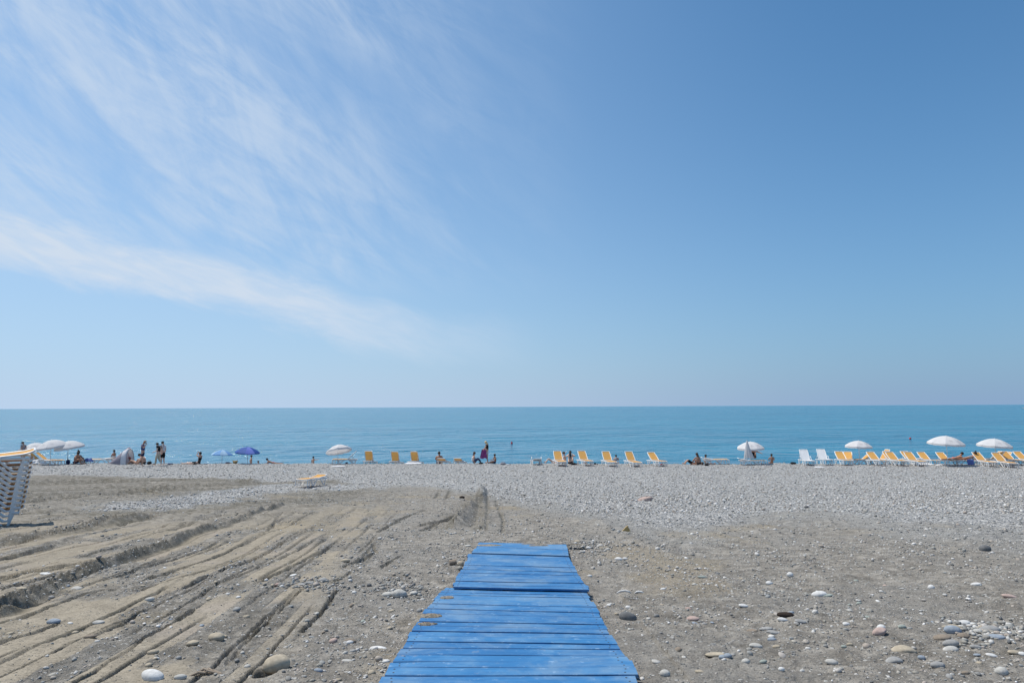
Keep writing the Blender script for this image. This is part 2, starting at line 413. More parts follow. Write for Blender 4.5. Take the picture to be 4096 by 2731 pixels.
class MB:
    """collects bars, tubes, boxes and sheets into one mesh"""
    def __init__(s): s.v = []; s.f = []
    def add(s, V, Fs):
        b = len(s.v); s.v += [tuple(p) for p in V]; s.f += [tuple(i + b for i in f) for f in Fs]
    def box(s, lo, hi):
        x0, y0, z0 = lo; x1, y1, z1 = hi
        V = [(x0,y0,z0),(x1,y0,z0),(x1,y1,z0),(x0,y1,z0),(x0,y0,z1),(x1,y0,z1),(x1,y1,z1),(x0,y1,z1)]
        s.add(V, [(0,3,2,1),(4,5,6,7),(0,1,5,4),(1,2,6,5),(2,3,7,6),(3,0,4,7)])
    def tube(s, pts, r, seg=8, cap=True, ry=None, up=(0, 0, 1)):
        pts = [Vector(p) for p in pts]; rr = r if hasattr(r, '__len__') else [r] * len(pts)
        rings = []; base = len(s.v)
        for i, p in enumerate(pts):
            t = (pts[min(i + 1, len(pts) - 1)] - pts[max(i - 1, 0)]).normalized()
            a = Vector(up)
            if abs(a.dot(t)) > .95: a = Vector((1, 0, 0)) if abs(t.x) < .9 else Vector((0, 1, 0))
            sx = t.cross(a).normalized(); sy = sx.cross(t).normalized()
            k = (ry / r) if (ry and not hasattr(r, '__len__')) else 1
            for j in range(seg):
                an = 2 * math.pi * (j + .5) / seg
                q = p + sx * math.cos(an) * rr[i] + sy * math.sin(an) * rr[i] * k
                s.v.append(tuple(q))
        for i in range(len(pts) - 1):
            for j in range(seg):
                a = base + i * seg + j; b = base + i * seg + (j + 1) % seg
                s.f.append((a, b, b + seg, a + seg))
        if cap:
            s.f.append(tuple(base + j for j in range(seg))[::-1]); e = base + (len(pts) - 1) * seg
            s.f.append(tuple(e + j for j in range(seg)))
    def ball(s, c, r, seg=10, rings=7, scale=(1, 1, 1), zmin=-1.0, wob=0):
        b = len(s.v); zs = []
        for i in range(rings + 1):
            ph = math.pi * i / rings; z = max(math.cos(ph), zmin); rad = math.sin(ph) if math.cos(ph) >= zmin else math.sqrt(max(0, 1 - zmin * zmin)) * (0 if i == rings else 1)
            for j in range(seg):
                th = 2 * math.pi * j / seg; k = 1 + wob * (random.random() - .5)
                s.v.append((c[0] + r * scale[0] * rad * math.cos(th) * k, c[1] + r * scale[1] * rad * math.sin(th) * k, c[2] + r * scale[2] * z * k))
        for i in range(rings):
            for j in range(seg):
                a = b + i * seg + j; d = b + i * seg + (j + 1) % seg
                s.f.append((a, a + seg, d + seg, d))
    def mesh(s, name):
        me = bpy.data.meshes.new(name); me.from_pydata(s.v, [], s.f); me.validate(); me.update()
        return me
    def build(s, name, mat, parent=None, smooth=False):
        me = s.mesh(name)
        if smooth:
            bm = bmesh.new(); bm.from_mesh(me); bmesh.ops.remove_doubles(bm, verts=bm.verts, dist=1e-5); bm.to_mesh(me); bm.free()
        return new_obj(name, me, parent, [mat], smooth)

def children(o): return [c for c in KIDS.get(o.name, [])]
KIDS = {}
def copy_tree(o, parent=None):
    c = o.copy(); COL.objects.link(c); c.parent = parent
    for ch in list(o.children): copy_tree(ch, c)
    return c

# ------------------------------------------------------------------ materials
def principled(name, col=(.5, .5, .5), rough=.6, spec=.4, noise=0.0, nscale=8, bump=0.0, bscale=40, trans=0.0, dirt=None):
    m = bpy.data.materials.new(name); m.use_nodes = True; T = NT(m.node_tree)
    b = T.n['Principled BSDF']; b.inputs['Roughness'].default_value = rough
    b.inputs['Specular IOR Level'].default_value = spec
    tcn = T.node('ShaderNodeTexCoord'); oc = tcn.outputs['Object']
    c = col
    if noise:
        f = T.noise(oc, nscale, 4, .6)
        c = T.mix(T.smooth(f, .3, .7), tuple(v * (1 - noise) for v in col), tuple(min(1, v * (1 + noise * .6)) for v in col))
    if dirt:
        f = T.noise(oc, nscale * 2.3, 5, .65)
        c = T.mix(T.math('MULTIPLY', T.smooth(f, .55, .75), dirt[1]), c, dirt[0])
    T.put(b.inputs['Base Color'], c)
    if bump:
        bp = T.node('ShaderNodeBump'); bp.inputs['Strength'].default_value = bump; bp.inputs['Distance'].default_value = .01
        T.l.new(T.noise(oc, bscale, 4, .6), bp.inputs['Height']); T.l.new(bp.outputs[0], b.inputs['Normal'])
    if trans:
        tr_ = T.node('ShaderNodeBsdfTranslucent'); T.put(tr_.inputs[0], c)
        mx = T.node('ShaderNodeMixShader'); mx.inputs[0].default_value = trans
        T.l.new(b.outputs[0], mx.inputs[1]); T.l.new(tr_.outputs[0], mx.inputs[2]); T.l.new(mx.outputs[0], T.n['Material Output'].inputs[0])
    return m

def beach_material():
    m = bpy.data.materials.new('beach_ground'); m.use_nodes = True; T = NT(m.node_tree)
    b = T.n['Principled BSDF']; b.inputs['Roughness'].default_value = .95; b.inputs['Specular IOR Level'].default_value = .15
    g = T.node('ShaderNodeNewGeometry'); P = g.outputs['Position']
    def at(n): return T.node('ShaderNodeAttribute', attribute_name=n).outputs['Fac']
    gravel, tan, slab = at('gravel'), at('tan'), at('slab')
    n1 = T.noise(P, .45, 5, .6); n2 = T.noise(P, 5.0, 6, .65); n3 = T.noise(P, 60, 3, .7)
    loose = T.ramp(n2, [(.32, (.15, .139, .122)), (.50, (.25, .231, .204)), (.66, (.385, .36, .32))])
    loose = T.mix(T.math('MULTIPLY', T.smooth(n1, .45, .62), .6), loose, (.245, .235, .218), 'MIX')
    sand = T.ramp(n2, [(.3, (.235, .205, .160)), (.7, (.325, .286, .224))])
    pinkm = T.smooth(T.noise(P, .9, 3, .5), .5, .68)
    sand = T.mix(T.math('MULTIPLY', pinkm, .55), sand, (.315, .275, .235))
    yel = T.math('MULTIPLY', T.smooth(T.noise(P, .33, 4, .6), .60, .70), T.math('SUBTRACT', 1.0, gravel))
    loose = T.mix(T.math('MULTIPLY', T.smooth(gravel, .0, .30), .8), loose, T.ramp(n2, [(.3, (.20, .20, .195)), (.7, (.36, .355, .34))]))
    base = T.mix(tan, loose, sand)
    base = T.mix(T.math('MULTIPLY', yel, .38), base, (.36, .295, .195))
    darken = T.math('MULTIPLY', at('darken'), T.ramp(n2, [(.35, 1.0), (.62, .45)]))
    base = T.mix(T.math('MULTIPLY', darken, .85), base, (.092, .086, .064))  # mask darkens far tracks, grooves, berm faces and loose ground at left
    # small chips of stone lying in the loose ground
    vc = T.voro(P, 55, 'F1', 'Color'); vd = T.voro(P, 55, 'F1', 'Distance')
    sp_ = T.node('ShaderNodeSeparateColor'); T.l.new(vc, sp_.inputs[0])
    chip = T.math('MULTIPLY', T.smooth(sp_.outputs[0], .62, .72), T.smooth(vd, .42, .30))
    chipc = T.ramp(sp_.outputs[1], [(0, (.16, .16, .155)), (.35, (.27, .26, .24)), (.7, (.42, .40, .37)), (1, (.60, .58, .54))])
    base = T.mix(T.math('MULTIPLY', chip, T.math('SUBTRACT', 1.0, T.math('MULTIPLY', slab, .9))), base, chipc)
    vc2 = T.voro(P, 22, 'F1', 'Color'); vd2 = T.voro(P, 22, 'F1', 'Distance')
    sp2 = T.node('ShaderNodeSeparateColor'); T.l.new(vc2, sp2.inputs[0])
    chip2 = T.math('MULTIPLY', T.smooth(sp2.outputs[2], .70, .78), T.smooth(vd2, .40, .30))
    chip2c = T.ramp(sp2.outputs[1], [(0, (.20, .21, .21)), (.5, (.36, .35, .33)), (1, (.62, .61, .58))])
    base = T.mix(T.math('MULTIPLY', chip2, T.math('SUBTRACT', 1.0, T.math('MULTIPLY', slab, .9))), base, chip2c)
    # shingle
    gc = T.voro(P, 13, 'F1', 'Color'); gd = T.voro(P, 13, 'F1', 'Distance'); ge = T.voro(P, 13, 'DISTANCE_TO_EDGE', 'Distance')
    sg = T.node('ShaderNodeSeparateColor'); T.l.new(gc, sg.inputs[0])
    sh = T.ramp(sg.outputs[0], [(0, (.24, .245, .25)), (.3, (.38, .385, .385)), (.6, (.51, .505, .495)), (.85, (.60, .595, .58)), (1, (.72, .71, .69))])
    sh = T.mix(T.smooth(ge, .10, .0), sh, (.20, .20, .20))
    gm = T.smooth(T.math('ADD', gravel, T.math('MULTIPLY', T.math('SUBTRACT', T.noise(P, 4.5, 5, .75), .5), 1.5)), .35, .65)
    base = T.mix(gm, base, sh)
    mot = T.ramp(n3, [(.3, .70), (.5, 1.0), (.7, 1.30)])
    base = T.mix(1.0, base, mot, 'MULTIPLY')
    T.put(b.inputs['Base Color'], base)
    h = T.math('ADD', T.math('MULTIPLY', T.noise(P, 34, 5, .75), T.math('SUBTRACT', 1.15, slab)), T.math('MULTIPLY', chip, .5))
    h = T.math('ADD', h, T.math('MULTIPLY', chip2, .9))
    h = T.math('ADD', h, T.math('MULTIPLY', gm, T.math('MULTIPLY', T.smooth(gd, .65, .0), 3.0)))
    bp = T.node('ShaderNodeBump'); bp.inputs['Strength'].default_value = 1.0; bp.inputs['Distance'].default_value = .024
    T.l.new(h, bp.inputs['Height']); T.l.new(bp.outputs[0], b.inputs['Normal'])
    return m

def pebble_material():
    m = bpy.data.materials.new('pebble'); m.use_nodes = True; T = NT(m.node_tree)
    b = T.n['Principled BSDF']; b.inputs['Roughness'].default_value = .75; b.inputs['Specular IOR Level'].default_value = .25
    a = T.node('ShaderNodeAttribute', attribute_name='tone').outputs['Fac']
    c = T.ramp(a, [(0, (.13, .135, .14)), (.14, (.22, .22, .215)), (.30, (.30, .285, .25)), (.42, (.27, .285, .29)), (.55, (.38, .36, .32)),
                   (.68, (.36, .31, .27)), (.80, (.46, .455, .44)), (.93, (.58, .57, .55)), (1, (.72, .71, .70))])
    P = T.node('ShaderNodeNewGeometry').outputs['Position']
    c = T.mix(1.0, c, T.ramp(T.noise(P, 70, 4, .65), [(.3, .8), (.7, 1.12)]), 'MULTIPLY')
    T.put(b.inputs['Base Color'], c); return m

def stone_mat(name, col):
    m = bpy.data.materials.new(name); m.use_nodes = True; T = NT(m.node_tree)
    b = T.n['Principled BSDF']; b.inputs['Roughness'].default_value = .8; b.inputs['Specular IOR Level'].default_value = .25
    P = T.node('ShaderNodeTexCoord').outputs['Object']
    c = T.mix(T.smooth(T.noise(P, 18, 5, .6), .35, .7), tuple(v * .78 for v in col), tuple(min(.8, v * 1.12) for v in col))
    c = T.mix(T.math('MULTIPLY', T.smooth(T.noise(P, 140, 3, .7), .55, .7), .35), c, tuple(v * .55 for v in col))
    T.put(b.inputs['Base Color'], c)
    bp = T.node('ShaderNodeBump'); bp.inputs['Strength'].default_value = .35; bp.inputs['Distance'].default_value = .006
    T.l.new(T.noise(P, 60, 5, .65), bp.inputs['Height']); T.l.new(bp.outputs[0], b.inputs['Normal'])
    return m

def paint_material():
    m = bpy.data.materials.new('blue_deck_paint'); m.use_nodes = True; T = NT(m.node_tree)
    b = T.n['Principled BSDF']; b.inputs['Roughness'].default_value = .55; b.inputs['Specular IOR Level'].default_value = .3
    g = T.node('ShaderNodeNewGeometry'); P = g.outputs['Position']
    oi = T.node('ShaderNodeObjectInfo'); rnd = oi.outputs['Random']
    mp = T.node('ShaderNodeMapping'); T.l.new(P, mp.inputs[0]); mp.inputs['Scale'].default_value = (1.2, 14, 6)
    off = T.node('ShaderNodeCombineXYZ'); T.l.new(T.math('MULTIPLY', rnd, 37.0), off.inputs[1]); T.l.new(off.outputs[0], mp.inputs['Location'])
    grain = T.noise(mp.outputs[0], 3.0, 6, .6)
    base = T.ramp(grain, [(.25, (.015, .110, .285)), (.5, (.023, .148, .36)), (.75, (.038, .190, .425))])
    base = T.mix(1.0, base, T.ramp(rnd, [(0, (.86, .9, .93)), (.5, (1, 1, 1)), (1, (1.1, 1.08, 1.04))]), 'MULTIPLY')
    cl_ = T.smooth(T.noise(P, 2.6, 6, .65), .46, .74)                      # chalky bleaching and trodden-in dust
    base = T.mix(T.math('MULTIPLY', cl_, .5), base, (.13, .315, .53))
    film = T.math('MULTIPLY', T.smooth(T.noise(P, 1.5, 6, .72, .5), .42, .68), .55)
    base = T.mix(film, base, (.20, .30, .40))
    sc = T.math('MULTIPLY', T.smooth(T.noise(P, 15, 5, .7), .57, .70), .50)
    base = T.mix(sc, base, (.30, .45, .62))
    bare = T.math('MULTIPLY', T.smooth(T.noise(P, 5.2, 5, .7, .3), .63, .73), .55)
    base = T.mix(bare, base, (.34, .31, .30))
    scr = T.math('MULTIPLY', T.smooth(T.noise(mp.outputs[0], 9.0, 4, .7), .60, .72), .45)
    base = T.mix(scr, base, (.020, .085, .22))
    specks = T.smooth(T.voro(P, 26, 'F1', 'Distance'), .10, .05)
    base = T.mix(T.math('MULTIPLY', specks, T.smooth(T.noise(P, 4.2, 2, .5), .5, .6)), base, (.05, .07, .11))
    T.put(b.inputs['Base Color'], base)
    bp = T.node('ShaderNodeBump'); bp.inputs['Strength'].default_value = .25; bp.inputs['Distance'].default_value = .004
    T.l.new(grain, bp.inputs['Height']); T.l.new(bp.outputs[0], b.inputs['Normal'])
    return m

def sea_material():
    m = bpy.data.materials.new('sea_water'); m.use_nodes = True; T = NT(m.node_tree)
    b = T.n['Principled BSDF']
    g = T.node('ShaderNodeNewGeometry'); P = g.outputs['Position']
    def mp(sx, sy, rz=0):
        n = T.node('ShaderNodeMapping'); T.l.new(P, n.inputs[0]); n.inputs['Scale'].default_value = (sx, sy, 1); n.inputs['Rotation'].default_value = (0, 0, R(rz)); return n.outputs[0]
    w1 = T.noise(mp(.34, .48, 5), 1.0, 3, .55, .2)
    w2 = T.noise(mp(.5, 1.1, -8), 1.0, 4, .6, .3)
    w3 = T.noise(mp(1.8, 3.2, 14), 1.0, 3, .6)
    w0 = T.noise(mp(.15, .19, -4), 1.0, 4, .6, .4)
    wf = T.noise(mp(.040, .050, 3), 1.0, 3, .6, .4)
    h = T.math('ADD', T.math('MULTIPLY', w1, 1.0), T.math('ADD', T.math('MULTIPLY', w2, .34), T.math('MULTIPLY', w3, .08)))
    h = T.math('ADD', h, T.math('ADD', T.math('MULTIPLY', w0, 3.2), T.math('MULTIPLY', wf, 7.0)))
    bp = T.node('ShaderNodeBump'); bp.inputs['Strength'].default_value = 1.0; bp.inputs['Distance'].default_value = .62
    T.l.new(h, bp.inputs['Height']); T.l.new(bp.outputs[0], b.inputs['Normal'])
    big_ = T.noise(mp(.008, .03), 1.0, 4, .55)
    c = T.mix(T.smooth(big_, .35, .65), (.010, .145, .245), (.018, .185, .290))
    T.put(b.inputs['Base Color'], c)
    b.inputs['Roughness'].default_value = .16
    b.inputs['IOR'].default_value = 1.333
    b.inputs['Specular IOR Level'].default_value = .5
    return m

M = dict(
    ground=beach_material(), pebble=pebble_material(), paint=paint_material(), sea=sea_material(),
    white=principled('white_plastic', (.72, .73, .74), .45, .4, .06, 5, dirt=((.45, .43, .40), .35)),
    yellow=principled('yellow_sling', (.70, .39, .12), .7, .2, .08, 6, .25, 260, trans=.20),
    navy=principled('navy_cloth', (.018, .030, .085), .8, .2, .2, 9),
    black=principled('black_cloth', (.014, .014, .017), .8, .2, .3, 9),
    blueshirt=principled('blue_shirt_cloth', (.035, .07, .22), .8, .2, .2, 7),
    whitecloth=principled('white_cloth', (.70, .71, .74), .8, .2, .06, 6, .3, 12, trans=.15),
    beige=principled('beige_cloth', (.52, .46, .36), .85, .2, .12, 6),
    skin=principled('skin', (.54, .33, .24), .6, .3, .06, 8),
    tanskin=principled('tanned_skin', (.36, .19, .125), .6, .3, .08, 8),
    paleskin=principled('pale_skin', (.66, .46, .37), .6, .3, .05, 8),
    hair=principled('dark_hair', (.016, .013, .012), .6, .4, .3, 30),
    brown=principled('brown_hair', (.06, .030, .018), .6, .4, .3, 30),
    blond=principled('blond_hair', (.62, .48, .26), .6, .4, .2, 30),
    denim=principled('denim', (.055, .085, .17), .85, .2, .3, 14),
    pink=principled('magenta_towel', (.30, .075, .23), .9, .1, .25, 9),
    red=principled('red_plastic', (.50, .035, .045), .4, .5, .1, 5),
    redcloth=principled('red_cloth', (.35, .05, .06), .85, .2, .2, 8),
    greycloth=principled('grey_cloth', (.30, .30, .34), .85, .2, .15, 6, trans=.1),
    tent=principled('tent_fabric', (.33, .31, .36), .75, .2, .10, 4, trans=.3),
    canopy=principled('white_canopy', (.70, .705, .725), .75, .2, .05, 3, trans=.32),
    lightblue=principled('light_blue_canopy', (.20, .40, .72), .75, .2, .05, 3, trans=.35),
    paleblue=principled('pale_blue_canopy', (.42, .62, .82), .75, .2, .05, 3, trans=.35),
    royal=principled('royal_blue_canopy', (.035, .10, .36), .7, .25, .05, 3, trans=.22),
    periw=principled('periwinkle_canopy', (.16, .22, .62), .7, .25, .05, 3, trans=.25),
    silver=principled('silver_lining', (.45, .46, .52), .5, .4, .05, 3),
    metal=principled('painted_pole', (.62, .66, .68), .4, .5, .05, 3),
    print=principled('grey_print', (.36, .34, .38), .8, .1, .1, 5),
    straw=principled('straw', (.42, .31, .16), .9, .1, .3, 30),
    brownbag=principled('brown_leather', (.22, .10, .045), .7, .3, .25, 12),
    bluetowel=principled('blue_towel', (.13, .18, .44), .95, .1, .12, 12, .4, 60),
    patterned=principled('patterned_towel', (.12, .18, .42), .9, .1, .15, 8, dirt=((.75, .76, .8), .9)),
    orange=principled('orange_swimwear', (.55, .10, .05), .8, .2, .1, 6),
    hull=principled('white_hull', (.78, .79, .80), .3, .5, .04, 2),
    wood=principled('weathered_wood', (.30, .25, .20), .9, .1, .25, 12, .5, 40),
    bark=principled('dark_driftwood', (.045, .035, .03), .95, .1, .3, 16, .5, 40),
    nail=principled('rusty_nail', (.04, .035, .035), .6, .4),
    cap=principled('tan_cap_cloth', (.30, .20, .14), .85, .2, .15, 8),
)

# ------------------------------------------------------------------ ground sheet
def build_ground():
    # rows: fine near the eye, coarser with distance
    rows = [2.6]
    while rows[-1] < 54: 
        y = rows[-1]; rows.append(y + max(.012, .00069 * y ** 1.85 if y < 14 else .00069 * 14 ** 1.85 * (y / 14) ** 1.3))
    rows = np.array(rows)
    back = np.array([-60, -30, -12, -4, 0, 1.0, 1.8, 2.2]); ahead = np.array([55, 57, 59, 61, 63, 66, 72, 85, 120, 190])
    RY = np.concatenate([back, rows, ahead])
    nc = 1010
    c = np.linspace(-1, 1, nc)
    side = np.geomspace(1.03, 30, 22)
    cc = np.concatenate([-side[::-1], c, side])
    wid = np.clip(RY, 3.0, 60) * .80 + .5
    X = cc[None, :] * wid[:, None]; Y = np.repeat(RY[:, None], len(cc), 1)
    X = X.ravel(); Y = Y.ravel()
    Z, slab, gravel, tan, darken = surface(X, Y)
    n = len(cc); nr = len(RY)
    i = (np.arange(nr - 1)[:, None] * n + np.arange(n - 1)[None, :]).ravel()
    Fq = np.stack([i, i + 1, i + 1 + n, i + n], 1)
    me = from_arrays('beach', np.stack([X, Y, Z], 1), Fq, 4)
    attr(me, 'slab', slab); attr(me, 'gravel', gravel); attr(me, 'tan', tan); attr(me, 'darken', darken)
    o = new_obj('beach', me, None, [M['ground']], smooth=True)
    o['kind'] = 'structure'
    print('ground quads', len(Fq))
build_ground()

# ------------------------------------------------------------------ sea
mb = MB()
mb.add([(-40000, 50, 0), (40000, 50, 0), (40000, 45000, 0), (-40000, 45000, 0)], [(0, 1, 2, 3)])
o = mb.build('sea', M['sea']); o['kind'] = 'structure'

# ------------------------------------------------------------------ loose pebbles
def ico(level):
    bm = bmesh.new(); bmesh.ops.create_icosphere(bm, subdivisions=level, radius=1.0)
    bm.verts.ensure_lookup_table(); V = np.array([v.co[:] for v in bm.verts]); Fs = np.array([[v.index for v in f.verts] for f in bm.faces]); bm.free()
    return V, Fs
ICO = {1: ico(1), 2: ico(2), 3: ico(3)}
def pebble_cloud(name, X, Y, size, level, tone, sink=.25, flat=(.35, .7)):
    n = len(X)
    Z = surface(X, Y)[0]
    V0, F0_ = ICO[level]
    a = size * .5; b = a * rng.uniform(.6, .95, n); c = a * rng.uniform(flat[0], flat[1], n)
    th = rng.uniform(0, 2 * math.pi, n); tx = rng.normal(0, .22, n); ty = rng.normal(0, .22, n)
    V = np.repeat(V0[None], n, 0)
    V = V * (1 + rng.uniform(-.09, .09, (n, len(V0), 1)) * (1 if level < 3 else .3))
    P = V * np.stack([a, b, c], 1)[:, None, :]
    x, y, z = P[..., 0], P[..., 1], P[..., 2]
    y, z = y * np.cos(tx)[:, None] - z * np.sin(tx)[:, None], y * np.sin(tx)[:, None] + z * np.cos(tx)[:, None]
    x, z = x * np.cos(ty)[:, None] - z * np.sin(ty)[:, None], x * np.sin(ty)[:, None] + z * np.cos(ty)[:, None]
    x, y = x * np.cos(th)[:, None] - y * np.sin(th)[:, None], x * np.sin(th)[:, None] + y * np.cos(th)[:, None]
    zz = Z + c * (1 - 2 * sink)
    P = np.stack([x + X[:, None], y + Y[:, None], z + zz[:, None]], 2)
    Fs = F0_[None] + (np.arange(n) * len(V0))[:, None, None]
    me = from_arrays(name, P.reshape(-1, 3), Fs.reshape(-1, 3), 3)
    attr(me, 'tone', np.repeat(tone, len(V0)))
    o = new_obj(name, me, None, [M['pebble']], smooth=True)
    return o
def scatter(n, y0, y1, power, dens):
    """random ground points in the wedge of the beach, kept with probability dens(X, Y)"""
    t = rng.uniform(0, 1, n); Y = (y0 ** power + t * (y1 ** power - y0 ** power)) ** (1 / power)
    X = rng.uniform(-1, 1, n) * (Y * .80 + .5)
    keep = rng.uniform(0, 1, n) < dens(X, Y)
    keep &= ~inside_path(X, Y, .05)
    return X[keep], Y[keep]
def dens_near(X, Y):
    _, slab, gravel, tan, _m = surface(X, Y, False)
    cluster = sstep(fbm(X * 1.3 + 5, Y * 1.3, 3, 91), .36, .62)
    return np.clip((.16 + .84 * cluster) * (1 - slab * .93), 0, 1)
X, Y = scatter(5200, 3.6, 9, 1.6, dens_near)
pz = np.clip(rng.lognormal(-3.75, .38, len(X)), .016, .060)
pebble_cloud('pebbles', X, Y, pz, 2, rng.uniform(0, 1, len(X)), .3)
tag(bpy.data.objects['pebbles'], 'small grey and tan pebbles strewn over the sandy ground around the boardwalk', 'pebbles', kind='stuff')
X, Y = scatter(42000, 3.6, 13, 1.5, dens_near)
pz = np.clip(rng.lognormal(-4.45, .45, len(X)) * (.6 + .055 * Y), .006, .04)
o = pebble_cloud('gravel', X, Y, pz, 1, np.clip(rng.normal(.56, .25, len(X)), 0, 1), .22)
tag(o, 'fine stone chips and grit covering the loose ground near the boardwalk', 'gravel', kind='stuff')
X, Y = scatter(33000, 9, 32, 1.3, lambda x, y: np.clip(dens_near(x, y) + surface(x, y, False)[2] * 1.2 + .12 * (x > 1), 0, 1))
pz = np.clip(rng.lognormal(-3.45, .45, len(X)), .018, .11)
o = pebble_cloud('pebbles', X, Y, pz, 1, rng.uniform(0, 1, len(X)), .3)
tag(o, 'loose grey pebbles on the sloping ground between boardwalk and shingle', 'pebbles', kind='stuff')
X, Y = scatter(27000, 20, 53.5, 1.2, lambda x, y: np.clip(surface(x, y, False)[2] * 1.1 - .05, 0, 1))
pz = np.clip(rng.lognormal(-2.72, .33, len(X)), .035, .16)
o = pebble_cloud('shingle', X, Y, pz, 1, np.clip(rng.normal(.74, .22, len(X)), 0, 1), .25, (.4, .75))
tag(o, 'pale grey beach shingle banked up along the crest before the sea', 'shingle', kind='stuff')

# ------------------------------------------------------------------ individual stones
SC = dict(white=(.66, .66, .65), pale=(.50, .49, .46), grey=(.33, .33, .325), blue=(.30, .345, .40), tan=(.43, .375, .29),
          brown=(.27, .225, .18), pink=(.47, .36, .32), dark=(.15, .155, .16), green=(.33, .37, .34))
SM = {k: stone_mat(k + '_stone', v) for k, v in SC.items()}
CN = dict(white='white', pale='pale grey', grey='grey', blue='bluish grey', tan='tan', brown='brown', pink='pinkish', dark='dark grey', green='greenish grey')
def stone_mesh(seed, ax, ay, azz, angular=0.0, bend=0.0):
    V, Fs = ICO[3 if max(ax, ay) > .045 else 2]
    r = np.random.default_rng(seed)
    k = 1 + .16 * (np.array([fbm(V[:, 0] * 1.1 + seed * 3.7, V[:, 1] * 1.1 + V[:, 2] * .9, 2, seed)])[0] - .5)
    k = k + .05 * (fbm(V[:, 0] * 3 + 9, V[:, 1] * 3 - V[:, 2] * 2, 2, seed + 5) - .5)
    P = V * k[:, None]
    if angular:
        for _ in range(7):
            nrm = r.normal(size=3); nrm /= np.linalg.norm(nrm); lim = r.uniform(.70, .88)
            d = P @ nrm; P = P - np.clip(d - lim, 0, 9)[:, None] * nrm[None] * angular
    P = P * np.array([ax, ay, azz])
    if bend: P[:, 2] -= bend * (P[:, 0] / ax) ** 2 * azz
    return from_arrays('stone', P, Fs, 3)
